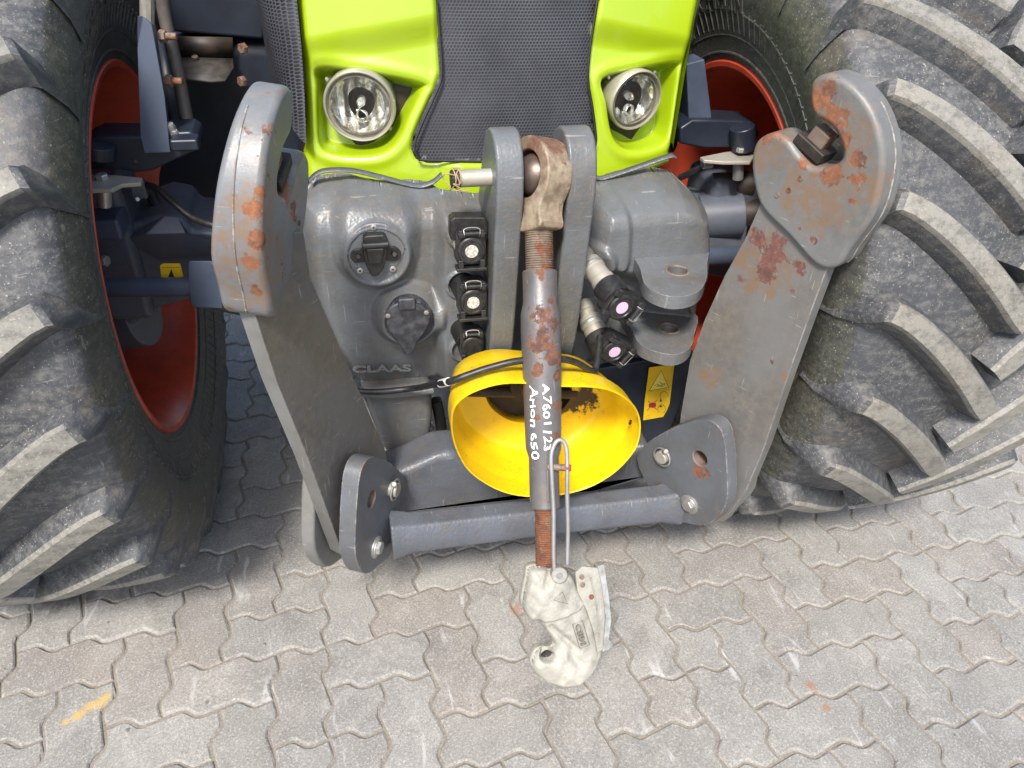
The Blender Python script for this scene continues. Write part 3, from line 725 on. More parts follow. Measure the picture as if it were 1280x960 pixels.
# --- hydraulic couplers with black dust caps
def speck(name, a, b):
    g = G(name); return g.set(g.mix(g.ramp(g.noise(260, 4, .7), .4, .6), a, b), .45)
M['silver'] = speck('silver_sticker', (.62, .58, .52), (.28, .25, .22)); M['pink'] = speck('pink_sticker', (.62, .40, .58), (.50, .42, .52))
def dust_cap(pc, y, d, s, sticker, lab, roll=0.):
    """square hinged cap: body, round lid, hinge, wire spring, round sticker"""
    d, _, _ = frame(d); c = PY(y).hit(pc); v = np.array([0, 0, 1.])-d*d[2]; v /= np.linalg.norm(v); u = np.cross(v, d)*-1
    u = np.cross(d, v)*-1 if np.cross(d, v)[0] < 0 else np.cross(d, v)
    cr, sr = math.cos(R_(roll)), math.sin(R_(roll)); u, v = u*cr+v*sr, v*cr-u*sr
    pl = Plane(c, u, v); n = pl.n if pl.n@d > 0 else pl.n; sg = 1 if n@d > 0 else -1
    if sg < 0: pl = Plane(c, -u, v)
    oct_ = [(-.5, -.35), (-.35, -.5), (.35, -.5), (.5, -.35), (.5, .55), (.38, .72), (-.38, .72), (-.5, .55)]
    b = plate('coupler_cap', pl, [(x*s, y_*s) for x, y_ in oct_], s*.55, M['black'], T, bevel=.002); b['label'] = lab
    lathe('cap_lid', pl.at(0, 0, 0), pl.n, [(-.001, s*.46), (.004, s*.46), (.006, s*.42), (.0065, s*.36), (.005, s*.34), (.005, .0005)], M['black'], b, 40, angle=30)
    for k in (-1, 1):
        box('cap_lug', pl.at(k*s*.36, -s*.44, .003), (s*.18, .010, s*.30), M['black'], b, axes=(pl.u, pl.n, pl.v), bevel=.002)
        box('hinge_ear', pl.at(k*s*.36, s*.60, .004), (s*.14, .014, s*.26), M['black'], b, axes=(pl.u, pl.n, pl.v), bevel=.002)
    cyl('hinge_pin', pl.at(-s*.46, s*.60, .007), pl.at(s*.46, s*.60, .007), s*.07, M['black'], b)
    tube('hinge_spring', [pl.at(-s*.25, s*.50, .006), pl.at(-s*.25, s*.62, .013), pl.at(-s*.25, s*.76, .008), pl.at(0, s*.80, .006), pl.at(s*.25, s*.76, .008), pl.at(s*.25, s*.62, .013), pl.at(s*.25, s*.50, .006)], .0009, M['zinc'], b, 6, 3)
    box('lid_rib', pl.at(0, s*.36, .006), (s*.05, .004, s*.12), M['black'], b, axes=(pl.u, pl.n, pl.v), bevel=.001)
    if sticker: lathe('cap_sticker', pl.at(0, 0, .0055), pl.n, [(0, s*.215), (.0006, s*.215)], M[sticker], b, 32)
    return b, pl
for k, (q, sk_, lab) in enumerate((((589, 313), 'silver', 'uppermost of the three black coupler caps, with a silver dot'), ((591, 377), 'silver', 'middle black coupler cap, with a silver dot'), ((590, 433), None, 'lowest black coupler cap, without a dot'))):
    s = .058 if k < 2 else .050
    b, pl = dust_cap(q, 1.285, (0, -1, .10), s, sk_, lab)
    if k < 2: box('cap_floor', pl.at(0, -s*.62, -.006), (s*1.02, .03, s*.12), M['black'], b, axes=(pl.u, pl.n, pl.v), bevel=.002)
    cyl('coupler_collar', pl.at(-.004, .006, -.014), pl.at(-.012, .016, -.07), .026, M['dirtyzinc'] if k == 0 else M['blackdull'], b)
pl = PY(1.30); b = plate('cap_shroud', pl, [pl.uv(p) for p in ((563, 276), (568, 272), (606, 272), (610, 278), (610, 300), (563, 300))], .03, M['black'], T, bevel=.003)
for (p0, y0), (p1, y1), capp, roll, lab in ((((728, 318), 1.335), ((762, 362), 1.235), (776, 383), -30, 'upper right coupler cap with a pink dot'), (((730, 385), 1.335), ((750, 425), 1.26), (767, 438), -35, 'lower right coupler cap with a pink dot')):
    a, b2 = PY(y0).hit(p0), PY(y1).hit(p1); L = np.linalg.norm(b2-a)
    cp = lathe('quick_coupler', a, b2-a, [(-.01, .021), (.012, .021), (.014, .018), (.026, .018), (.028, .0235), (.04, .0245), (.05, .0245), (.052, .0225), (L-.03, .0225), (L-.028, .0245), (L-.02, .0245), (L, .022)], M['dirtyzinc'], T, 36, angle=30)
    lathe('coupler_ring', a, b2-a, [(.040, .0255), (.043, .0262), (.046, .0255)], M['zinc'], cp, 32)
    dk = b2-a; dk = dk/np.linalg.norm(dk); dk = dk+np.array([0, -.9, .2])
    cyl('cap_sleeve', b2-(b2-a)/L*.012, b2+(b2-a)/L*.028, .030, M['black'], cp)
    dust_cap(capp, y1-.04, dk, .060, 'pink', lab, roll+(-90))
# --- clevis ears on the right of the casting (level plates with a vertical hole)
for z_px, pts, hole, lab in ((None, ((790, 300), (800, 335), (806, 355), (822, 366), (845, 371), (870, 366), (882, 352), (884, 330), (880, 295)), (847, 338), 'upper'), (None, ((782, 385), (790, 412), (800, 430), (822, 440), (845, 443), (862, 435), (868, 418), (866, 390)), (836, 410), 'lower')):
    zz = PY(1.27).hit(hole)[2]; pz = PZ(zz)
    loop = [pz.uv(p) for p in pts]
    hc = pz.uv(hole)
    ear = plate('clevis_ear', pz, smooth_loop(loop, 4), .028, M['cast'], T, holes=[circ(hc, .020, 28)], bevel=.005, seg=3); ear['label'] = lab+' clevis ear with a worn hole'
    lathe('hole_rim', pz.at(*hc, .0005), (0, 0, 1), [(-.02, .020), (0, .0202), (.0012, .0215), (.0006, .0245), (-.002, .026)], M['rusty'], ear, 32, cap=False, angle=60)
    # web between ear and casting
    a, b2 = pz.at(*loop[0]), pz.at(*loop[-1])
    mk('web', [a+[0.01, -.02, -.001], b2+[-.005, -.03, -.001], b2+[0, .10, .05], a+[-.03, .10, .05], a+[.02, -.02, -.05], b2+[-.02, -.02, -.05], b2+[0, .10, -.09], a+[0, .10, -.09]], [(0, 1, 2, 3), (4, 5, 6, 7), (0, 1, 5, 4), (1, 2, 6, 5), (2, 3, 7, 6), (3, 0, 4, 7)], M['cast'], ear, bevel=.012, seg=3)
# --- dark cover under the casting on the right, with the warning sticker
pl = PY(1.36); cov = plate('shield_cover', pl, [pl.uv(p) for p in ((742, 462), (868, 440), (862, 480), (835, 545), (800, 556), (760, 552), (742, 500))], .02, M['navy_dk'], T, bevel=.004)
pl = PY(1.355)
M['stk'] = simple('sticker_yellow', (.78, .50, .01), .4, 0, .1, .03, 20); M['ink'] = simple('sticker_ink', (.03, .02, .015), .5, 0, .1, 0); M['inkred'] = simple('sticker_red', (.35, .02, .05), .5, 0, .1, 0); M['stkpale'] = simple('sticker_pale', (.85, .68, .12), .4, 0, .1, 0)
stp = [(811.5, 459.5), (843, 455), (840, 480), (837, 505), (834, 512), (829, 521), (804, 525.5), (806, 500)]
st = plate('warning_sticker', pl, [pl.uv(p) for p in stp], .0008, M['stk'], T, bevel=0); st['label'] = 'yellow warning sticker with a triangle and turning arrows'
pl2 = pl.off(.0004)
def ink(P, r, mat='ink', closed=False, name='sticker_mark'): return tube(name, [pl2.hit(p) for p in P], r, M[mat], st, 5, 0, closed)
plate('triangle_fill', pl2, [pl2.uv(p) for p in ((826.5, 464), (835, 484), (812.5, 488))], .0003, M['stkpale'], st, bevel=0)
ink(((826.5, 463), (835.8, 484.2), (811.5, 488.5)), .0007, closed=True, name='warning_triangle')
for P in (((818, 482), (822, 480), (824, 483)), ((824, 477), (828, 480), (825, 483), (829, 483)), ((828, 480), (831, 479), (830, 482)), ((820, 483), (831, 481))): ink(P, .0007)
ink(((807.8, 490), (838.5, 486.5)), .0002)
def arc(c, r, a0, a1, n=12): return [(c[0]+r*math.cos(R_(a)), c[1]+r*1.15*math.sin(R_(a))) for a in np.linspace(a0, a1, n)]
ink(arc((830, 495), 5, 130, 370), .0005, name='turning_arrow'); ink(arc((827, 511.5), 4.8, -50-180, 60), .0005, name='turning_arrow')
plate('arrow_head', pl2, [pl2.uv(p) for p in ((825, 499), (828, 501), (825, 503))], .0003, M['ink'], st, bevel=0)
plate('arrow_head', pl2, [pl2.uv(p) for p in ((824, 509), (826, 506), (828, 509))], .0003, M['ink'], st, bevel=0)
for P in (((810, 501), (821, 512)), ((821, 500), (809, 513))): ink(P, .0008, 'inkred', name='red_cross')
plate('red_figure', pl2, [pl2.uv(p) for p in ((811, 505), (815, 503), (820, 504), (820, 508), (817, 510), (811, 509))], .0003, M['inkred'], st, bevel=0)
ink(((807.5, 520), (812, 519.5), (811.5, 523), (807, 523.5)), .0002, closed=True)
ink(((840.5, 458), (839.5, 465)), .0002)
# --- foot of the casting on the left
pl = PY(1.37); plate('casting_foot', pl, [pl.uv(p) for p in ((450, 488), (540, 480), (541, 520), (538, 555), (530, 572), (515, 576), (490, 575), (478, 560))], .10, M['cast'], T, bevel=.016, seg=4)
tube('casting_rib', [pl.hit((446, 489))+[0, -.004, 0], pl.hit((490, 492))+[0, -.006, 0], pl.hit((541, 486))+[0, -.004, 0]], .009, M['cast'], T, 10, 4)
# --- top link lugs
for xs, front, lab in ((-1, ((621, 640), ), ''), (1, (), '')):
    pass
def lug_plate(xpx_l, xpx_r, ytop, ybot, lab):
    # rounded-top upright in the Y-Z plane; thickness along X
    Pl, Pr = PY(1.30).hit((xpx_l, 250)), PY(1.30).hit((xpx_r, 250)); x0, x1 = Pl[0], Pr[0]
    zt = PY(1.31).hit(((xpx_l+xpx_r)/2, ytop))[2]; zb = PY(1.30).hit(((xpx_l+xpx_r)/2, ybot))[2]
    pl = Plane((x1, 0, 0), (0, 1, 0), (0, 0, 1))      # n = +X
    loop = [(1.285, zb), (1.245, zt-.16), (1.24, zt-.09), (1.25, zt-.04), (1.272, zt-.010), (1.305, zt+.003), (1.345, zt-.008), (1.375, zt-.045), (1.40, zt-.12), (1.42, zt-.2), (1.42, zb)]
    o = plate('top_link_lug', pl, smooth_loop(loop, 4, True), abs(x1-x0), M['cast'], T, bevel=.006, seg=3); o['label'] = lab; return x0, x1, zt
lx0, lx1, lz = lug_plate(612, 645, 162, 450, 'left of the two upright lugs that hold the top link pin')
rx0, rx1, rz = lug_plate(697, 731, 160, 445, 'right of the two upright lugs that hold the top link pin')

# --- power take-off guard
GPp = PY(1.105, .55, -.10)
lip = [(566, 514), (575, 500), (592, 489), (620, 480), (650, 478), (700, 482), (740, 483), (766, 489), (788, 503), (798, 520), (799, 540), (792, 562), (770, 587), (742, 605), (712, 615), (680, 619), (648, 618), (618, 609), (588, 589), (572, 564), (565, 538)]
lip = [GPp.hit(p) for p in lip]; lip = smooth_loop(lip, 3); cen = sum(lip)/len(lip)
def shift(P, dy, k, dz=0): return [np.array([cen[0]+(p[0]-cen[0])*k, p[1]*0+cen[1]+(p[1]-cen[1])*max(0, 1-dy*5)+dy, cen[2]+(p[2]-cen[2])*k+dz]) for p in P]
rings = [shift(lip, 0, .985), shift(lip, -.003, .995), shift(lip, -.004, 1.005), shift(lip, 0, 1.012), shift(lip, .006, 1.006), shift(lip, .045, 1.0, -.002), shift(lip, .056, .985, -.004), shift(lip, .064, .955, -.006), shift(lip, .105, .925, -.010), shift(lip, .150, .87, -.012), shift(lip, .160, .80, -.010), shift(lip, .163, .52, -.004), shift(lip, .19, .50, -.006)]
V = [p for r in rings for p in r]; n = len(lip)
Fc = [(j*n+i, j*n+(i+1) % n, (j+1)*n+(i+1) % n, (j+1)*n+i) for j in range(len(rings)-1) for i in range(n)]
guard = mk('power_take_off_guard', V, Fc, M['yellow'], T, angle=60); s = guard.modifiers.new('solid', 'SOLIDIFY'); s.thickness = .002; s.offset = -1
guard['label'] = 'yellow ring guard round the front power take-off shaft'
bk = shift(lip, .188, .51, -.006)
mk('guard_back', bk, [tuple(range(n))], M['dark'], guard)
cyl('power_take_off_shaft', cen+[.01, .20, .02], cen+[.01, .09, .02], .03, M['rusty'], guard); cyl('shaft_flange', cen+[.01, .2, .02], cen+[.01, .15, .02], .05, M['dark'], guard)
tube('cross_pin', [S((585, 489), 1.27), S((720, 492), 1.27)], .012, M['dark'], guard, 12, 0)
hp = PY(1.13).hit((789, 528)); cyl('guard_hole', hp+[-.004, .002, 0], hp+[.0, -.001, 0], .0055, M['dark'], guard)
# --- crossbar and lower carrier
def beam(name, a, b, prof, mat, parent, **kw):
    a, b = np.array(a), np.array(b); V = []
    for p in (a, b): V += [p+np.array([0, y, z]) for y, z in prof]
    k = len(prof); return mk(name, V, [tuple(range(k)), tuple(range(k, 2*k))]+[(i, (i+1) % k, k+(i+1) % k, k+i) for i in range(k)], mat, parent, **kw)
ca, cb = S((492, 666), 1.145), S((846, 625), 1.145)
r = .034; prof = [(-r, -r*.85), (-r*.96, r*.12), (-r*.45, r*.86), (r*.7, r*.95), (r, r*.3), (r, -r*.8), (r*.3, -r*1.1), (-r*.72, -r*1.1)]
P = [np.array(ca)+(np.array(cb)-np.array(ca))*t for t in (-.01, .06, .5, .93, 1.005)]
V = []
for i, p in enumerate(P):
    f = (1.3, 1.05, 1.0, 1.05, 1.3)[i]; V += [p+np.array([0, y*f, z*f]) for y, z in prof]
k = len(prof); bar = mk('crossbar', V, [tuple(range(k)), tuple(4*k+i for i in range(k))]+[(j*k+i, j*k+(i+1) % k, (j+1)*k+(i+1) % k, (j+1)*k+i) for j in range(4) for i in range(k)], M['bar'], T, bevel=.006, seg=3, angle=40)
pl = PY(1.26); plate('carrier', pl, [pl.uv(p) for p in ((470, 600), (505, 588), (545, 570), (570, 566), (600, 590), (640, 612), (740, 606), (775, 575), (800, 560), (815, 556), (815, 600), (770, 612), (650, 632), (560, 645), (480, 650))], .10, M['bar'], T, bevel=.02, seg=3)
# flares where the crossbar grows out of the brackets
# --- linkage brackets, arms and hooks
PHI = 28
def sidepl(side, x0, extra=0., phi=PHI, tilt=0.):
    """returns plane and sign so that +n looks to the tractor's centre line; loops are (s, z) with s forward"""
    ph = R_(phi); u = np.array([side*math.sin(ph), -math.cos(ph), 0]); out = np.array([side*math.cos(ph), math.sin(ph), 0]); o = np.array([side*x0, 1.10, 0])+out*extra
    v = np.array([side*math.sin(R_(tilt)), 0, math.cos(R_(tilt))]); o = o-np.array([v[0], 0, v[2]-1])*1.0      # tilt about z = 1
    p = Plane(o, u, v); flip = (p.n@out) > 0
    if flip: p = Plane(o, -u, v)
    return p, (-1 if flip else 1)
PR0, fR = sidepl(1, .345); AR0, _ = sidepl(1, .36, .035)
def SZ(px, pl, f): a, b = pl.uv(px); return (a*f, b)
PLT = [SZ(p, PR0, fR) for p in ((796, 575), (806, 556), (835, 538), (868, 526), (890, 527), (904, 545), (909, 590), (907, 632), (884, 656), (850, 652), (826, 643), (812, 612))]
PHOLE = SZ((875, 573), PR0, fR); PPIN = SZ((831, 569), PR0, fR); PBOLT = SZ((862, 630), PR0, fR)
ARM = [SZ(p, AR0, fR) for p in ((952, 250), (930, 300), (905, 345), (880, 400), (862, 450), (850, 520), (846, 580), (850, 650), (905, 652), (932, 615), (955, 560), (985, 470), (1010, 400), (1036, 330), (1010, 260))]
HK0, _ = sidepl(1, .36, .028)
HOOK = [SZ(p, HK0, fR) for p in ((1040, 92), (1018, 98), (1012, 116), (1016, 142), (1038, 158), (1050, 178), (1052, 196), (1040, 207), (1015, 208), (998, 192), (984, 174), (966, 166), (946, 176), (939, 200), (942, 232), (953, 262), (985, 295), (1020, 332), (1046, 334), (1062, 312), (1090, 272), (1103, 228), (1105, 185), (1092, 140), (1068, 108))]
SLOT = [SZ(p, HK0, fR) for p in ((992, 178), (1002, 168), (1026, 190), (1016, 202))]
spR = [PR0.hit((965, 330)), PR0.hit((975, 300)), PR0.hit((950, 345)), PR0.hit((1035, 200)), PR0.hit((1060, 220)), PR0.hit((1020, 110)), PR0.hit((965, 165)), PR0.hit((1000, 350)), PR0.hit((965, 450)), PR0.hit((1072, 190)), PR0.hit((1065, 255)), PR0.hit((1010, 300))]
rad = [.022, .02, .02, .03, .02, .03, .022, .009, .008, .018, .010, .008]
M['armR'] = paint('right_arm_paint', (.150, .148, .145), .40, .5, rust=[(*AR0.hit(p), r) for p, r in (((968, 312), .026), ((958, 340), .026), ((925, 350), .010), ((1000, 334), .012), ((990, 365), .006), ((964, 452), .007), ((948, 300), .020))], rustn=.74, rustcol=(.13, .05, .042), wear=.004, film=[(*AR0.hit(p), r) for p, r in (((960, 330), .07), ((930, 310), .05), ((1000, 480), .05), ((890, 470), .04))])
M['hookR'] = paint('right_hook_paint', (.15, .155, .155), .4, .5, rust=[(*HK0.hit(p), r) for p, r in (((1025, 120), .030), ((1040, 150), .028), ((1055, 175), .016), ((1070, 225), .014), ((1074, 200), .014), ((1040, 215), .020), ((1005, 205), .012), ((960, 172), .016), ((1064, 252), .008), ((1018, 300), .006), ((1000, 285), .005), ((975, 165), .016))], rustn=.64, rustcol=(.18, .07, .032), wear=.006, film=[(*HK0.hit(p), r) for p, r in (((1040, 170), .07), ((1020, 240), .07), ((1070, 220), .05), ((965, 190), .05), ((1020, 110), .04))])
M['armL'] = paint('left_arm_paint', (.105, .104, .10), .40, .5, (.19, .165, .125), rustn=.74, rustcol=(.16, .065, .04), wear=.004, rust=[(*AR0.hit((640-(p[0]-640), p[1])), 0.0001) for p in ((0, 0),)], film=None)
HL_ = PY(1.0)
M['hookL'] = paint('left_hook_paint', (.145, .155, .165), .36, .6, (.24, .20, .145), wear=.006, film=[(*PY(.95).hit(p), r) for p, r in (((300, 350), .07), ((290, 310), .05), ((325, 350), .07), ((340, 280), .06), ((345, 180), .03), ((365, 280), .06))], rust=[(*PY(y).hit(p), r) for p, y, r in (((338, 130), 1.0, .014), ((345, 160), .99, .014), ((336, 200), .96, .012), ((328, 240), .95, .013), ((318, 265), .94, .016), ((322, 300), .94, .016), ((316, 330), .94, .014), ((288, 200), .93, .008), ((286, 235), .93, .012), ((284, 250), .93, .010), ((318, 370), .95, .012), ((352, 240), 1.06, .022), ((360, 260), 1.08, .016))], rustn=.62, rustcol=(.19, .072, .03))
M['plateR'] = paint('bracket_paint', (.105, .115, .13), .38, .35, (.16, .135, .10), wear=.004, rust=[(*PR0.hit(p), r) for p, r in (((872, 590), .016), ((882, 590), .012), ((900, 645), .006))], rustn=.8, cast=.4)
def arm(side, x0p, x0a, matA, matH, lab):
    ph, f = sidepl(side, x0p); m_ = lambda L: [(a*f, b) for a, b in L]
    hol = smooth_loop(circ((PHOLE[0]*f, PHOLE[1]), .0175, 20, .023), 1)
    p1 = plate('bracket_plate', ph, smooth_loop(m_(PLT), 4), .034, M['plateR'], T, holes=[circ((PHOLE[0]*f, PHOLE[1]), .018, 28)], bevel=.006, seg=3); p1['label'] = lab+' inner bracket plate with an empty pin hole and a bolt'
    lathe('pin_hole', ph.at(PHOLE[0]*f, PHOLE[1], -.034), ph.n, [(0, .0176), (.033, .0176), (.0345, .020)], M['rusty'], p1, 28, cap=False)
    lathe('pin_hole_back', ph.at(PHOLE[0]*f, PHOLE[1], -.033), ph.n, [(0, .018), (.001, .001)], M['dark'], p1, 24)
    # bolt with washer
    c = ph.at(PBOLT[0]*f, PBOLT[1], 0); hexbolt('bolt', c, ph.n, .0150, .013, M['zinc'], p1); lathe('washer', c, ph.n, [(0, .0235), (.0028, .0235), (.0034, .0225)], M['zinc'], p1, 36); lathe('bolt_flange', c, ph.n, [(.003, .019), (.0055, .018)], M['zinc'], p1, 36)
    # pin with linch ring
    c = ph.at(PPIN[0]*f, PPIN[1], 0); cyl('lock_pin', c-ph.n*.02, c+ph.n*.017, .0155, M['dirtyzinc'], p1)
    tube('pin_ring', [c+ph.n*.010+(ph.u*math.cos(t)+ph.v*math.sin(t))*.0225 for t in np.linspace(0, 2*math.pi, 25)[:-1]], .0021, M['zinc'], p1, 8, 0, True)
    cyl('pin_cross', c+ph.n*.009+ph.v*.006, c+ph.n*.013+ph.v*.026+ph.u*.010*f, .006, M['zinc'], p1)
    pb, f2 = sidepl(side, x0p, .088)
    p2 = plate('bracket_plate', pb, smooth_loop([(a*f2, b-.012) for a, b in PLT], 3), .03, M['cutedge'], T, bevel=.006, seg=3); p2['label'] = lab+' outer bracket plate behind the arm'
    if side > 0: pa, fa = sidepl(side, x0a, .036); al = [(a*fa, b) for a, b in ARM[:-1]]
    else:
        pa, fa = sidepl(side, .36, .036, 35)
        al = [pa.uv(p) for p in ((316, 385), (346, 478), (386, 576), (428, 692), (446, 702), (470, 650), (486, 585), (481, 560), (443, 474), (404, 384), (388, 345), (380, 290), (340, 290), (320, 330))]
    ar = plate('linkage_arm', pa, al, .030, matA, T, bevel=.002, mats=[matA, M['cutedge']], edge=True); ar['label'] = lab+' lower linkage arm folded upright'
    hk, fh = sidepl(side, x0a, .026) if side > 0 else sidepl(side, .42, .0, 15, -6)
    h = plate('hook', hk, smooth_loop([(a*fh, b) for a, b in HOOK], 4), .072, matH, ar, bevel=.010, seg=4, holes=[], angle=50)
    for vtx in h.data.vertices:      # the claw thins towards its tip
        q = np.array(vtx.co)-hk.o; dn = q@hk.n; zt = min(1, max(0, (q[2]-1.04 if hk.o[2] < .5 else q[2]-.04)/.20)); vtx.co = Vector(np.array(vtx.co)-hk.n*dn*(.34 if side < 0 else .15)*zt)
    pr = smooth_loop([(a*fh, b) for a, b in HOOK], 4)
    seam = [hk.at(a, b, -.036) for a, b in pr if b > .95 and a*fh > (.085 if side < 0 else .10)]
    if len(seam) > 4: tube('parting_line', seam, .0016, matH, ar, 6, 0)
    c1 = np.mean([hk.at(a*fh, b) for a, b in SLOT], axis=0)
    # sprung latch standing in the hook's mouth
    d1 = hk.at(SLOT[1][0]*fh, SLOT[1][1])-hk.at(SLOT[2][0]*fh, SLOT[2][1]); d1 /= np.linalg.norm(d1); d2 = np.cross(hk.n, d1)
    up = d2 if d2[2] > 0 else -d2
    box('latch', c1+up*.012-hk.n*.030, (.034, .036, .030), M['rusty'], ar, axes=(d1, up, hk.n), bevel=.004)
    box('latch_seat', c1-up*.004-hk.n*.030, (.060, .020, .046), M['dark'], ar, axes=(d1, up, hk.n), bevel=.003)
    for z in ((.011, -.075), (-.004, -.05), (.03, -.09)):
        cc = c1+hk.v*z[1]+hk.u*z[0]*fh*-1; lathe('rivet', cc+hk.n*.0005, hk.n, [(0, .0045), (.0012, .004), (.0008, .002)], M['rusty'], ar, 14)
    return ph, pa, hk, fh, ar
phR, paR, hkR, fhR, arR = arm(1, .345, .36, M['armR'], M['hookR'], 'right')
phL, paL, hkL, fhL, arL = arm(-1, .348, .385, M['armL'], M['hookL'], 'left')

# --- cable across the guard
cab = tube('cable', [S((440, 488), 1.34), S((470, 490), 1.335), S((520, 485), 1.32), S((540, 481), 1.20), S((562, 477), 1.13), S((590, 467), 1.12), S((615, 459), 1.12), S((650, 451), 1.12), S((700, 449), 1.13), S((722, 454), 1.14), S((741, 464), 1.155), S((747, 450), 1.18), S((750, 420), 1.23)], .0068, M['black'], T, 12, 5)
tube('cable_tag', [S((551, 479.5), 1.160), S((561, 477), 1.133)], .0082, simple('white_tag', (.7, .69, .66), .5, 0, .3, .1, 120), cab, 14, 0)
tube('frame_pipe', [S((545, 500), 1.42), S((552, 540), 1.42), S((548, 590), 1.40)], .014, M['blackdull'], T, 10, 3)

# --- axle and fender gear, left of the photo
def pplate(name, y, pts, th, mat, parent=T, smooth=0, bevel=.004, **kw):
    pl = PY(y); return plate(name, pl, [pl.uv(p) for p in pts], th, mat, parent, smooth=smooth, bevel=bevel, **kw)
ax = pplate('axle_housing', 1.60, ((128, 305), (150, 285), (178, 276), (200, 268), (228, 272), (240, 288), (275, 290), (320, 288), (320, 400), (275, 392), (240, 375), (200, 385), (170, 405), (148, 420), (130, 400), (124, 350)), .20, M['axle'], bevel=.012, seg=3)
mk('axle_ridge', [S((182, 292), 1.55), S((204, 270), 1.58), (S((222, 272), 1.58)), S((232, 292), 1.56), S((262, 300), 1.55), S((262, 318), 1.59), S((200, 325), 1.59), S((152, 300), 1.6)], [(0, 1, 2, 3), (0, 3, 4, 5, 6), (0, 6, 7), (0, 7, 1)], M['axle'], ax, bevel=.004)
beam('axle_beam', (-.62, 1.62, S((250, 320), 1.6)[2]), (.62, 1.62, S((250, 320), 1.6)[2]), [(-.07, -.05), (-.06, .05), (.0, .08), (.1, .06), (.1, -.06), (0, -.08)], M['axle'], T, bevel=.01)
cyl('steering_cylinder', S((112, 360), 1.50), S((250, 358), 1.46), .0195, M['navy'], T)
mk('cylinder_block', [S((236, 326), 1.45), S((264, 326), 1.44), S((276, 340), 1.42), S((278, 386), 1.42), S((240, 384), 1.44), S((234, 360), 1.44), S((236, 326), 1.55), S((270, 326), 1.55), S((278, 386), 1.53), S((240, 384), 1.55)], [(0, 1, 2, 3, 4, 5), (6, 7, 8, 9), (0, 1, 7, 6), (1, 2, 3, 8, 7), (3, 4, 9, 8), (4, 5, 0, 6, 9)], M['navy'], T, bevel=.003)
box('knuckle', S((150, 300), 1.66), (.10, .16, .32), M['axle'], T, bevel=.02, seg=3)
box('knuckle_arm', S((128, 278), 1.56), (.085, .09, .045), M['navy'], T, bevel=.008)
cyl('king_pin', S((130, 232), 1.50), S((131, 258), 1.50), .0125, M['zinc'], T)
pz = PZ(float(S((128, 222), 1.50)[2])); plate('washer_plate', pz, [pz.uv(p) for p in ((100, 232), (104, 217), (150, 219), (178, 222), (176, 228), (152, 230), (140, 236), (110, 237))], .008, M['dirtyzinc'], T, bevel=.002)
hexbolt('plate_bolt', np.array(pz.hit((128, 224)))+[0, 0, 0], (0, 0, 1), .012, .010, M['zinc'], T)
fb = pplate('fender_bracket', 1.545, ((103, 178), (120, 170), (176, 170), (205, 166), (238, 164), (248, 172), (246, 188), (220, 200), (190, 214), (170, 216), (150, 213), (103, 212)), .09, M['navy_dk'], bevel=.006, seg=3)
cyl('bracket_boss', S((122, 196), 1.53), S((122, 180), 1.53), .031, M['navy_dk'], fb); box('bracket_step', S((232, 178), 1.52), (.05, .04, .022), M['navy_dk'], fb, bevel=.005)
cyl('bracket_hole', S((170, 202), 1.545), S((170, 202), 1.543), .004, M['blackdull'], fb)
for q in ((214, 160), (219, 168)): lathe('zinc_nut', S(q, 1.55), (0, -.4, 1), [(-.012, .009), (.004, .009), (.01, .006)], M['zinc'], fb, 8, angle=30)
up_ = mk('fender_upright', [S((172, 20), 1.60), S((178, 19), 1.57), S((190, 30), 1.57), S((206, 120), 1.55), S((213, 190), 1.53), S((181, 191), 1.52), S((176, 170), 1.53), S((172, 60), 1.58), S((176, 20), 1.66), S((195, 32), 1.66), S((216, 190), 1.60)], [(0, 1, 7), (1, 2, 3, 4, 5, 6, 7), (2, 9, 10, 4, 3), (0, 8, 9, 2, 1)], M['navy'], T, bevel=.002)
tube('fender_stay', [S((184, -30), 1.60), S((184, 28), 1.60)], .0125, simple('bare_bar', (.40, .38, .33), .45, .5), T, 10, 0)
tube('fender_tube', [S((200, -30), 1.68), S((206, 20), 1.68), S((222, 90), 1.66), S((234, 150), 1.64), S((240, 172), 1.62)], .0125, paint('brown_tube_paint', (.085, .07, .06), .5, .4, rustn=.7, streak=False, scratch=False), T, 12, 5)
for q in ((200, 45), (208, 101)):
    p = S(q, 1.60); hexbolt('rusty_bolt', p, (1, -.3, 0), .0115, .012, M['rusty'], T); cyl('bolt_thread', p, np.array(p)+[.03, -.006, 0], .0065, M['rusty'], T)
mk('fender_back_plate', [S((196, 40), 1.72), S((204, 40), 1.72), S((232, 165), 1.68), S((210, 165), 1.66)], [(0, 1, 2, 3)], M['navy_dk'], T).modifiers.new('s', 'SOLIDIFY').thickness = .006
hs = tube('hydraulic_hose', [S((176, 230), 1.60), S((195, 235), 1.56), S((215, 252), 1.53), S((240, 272), 1.50), S((270, 283), 1.47), S((310, 292), 1.46)], .0068, M['black'], T, 10, 5)
box('hose_clamp', S((174, 236), 1.58), (.028, .02, .036), M['axle'], T, bevel=.003); cyl('clamp_screw', S((172, 249), 1.565), S((172, 249), 1.558), .005, M['zinc'], T)
tube('hose_drop', [S((185, 235), 1.70), S((193, 252), 1.68), S((201, 262), 1.68), S((201, 280), 1.68)], .012, M['blackdull'], T, 10, 4)
cyl('stop_bolt', S((112, 325), 1.56), S((132, 326), 1.53), .008, M['axle'], T); hexbolt('stop_bolt_head', S((130, 326), 1.53), (1, -.4, 0), .012, .008, M['dirtyzinc'], T)
pl = PY(1.50); sk2 = plate('axle_sticker', pl, [pl.uv(p) for p in ((200, 332), (204, 329.5), (225, 329.5), (229, 345), (227, 350), (202, 350))], .0008, M['stk'], T, bevel=0); sk2['label'] = 'small yellow warning sticker on the axle'
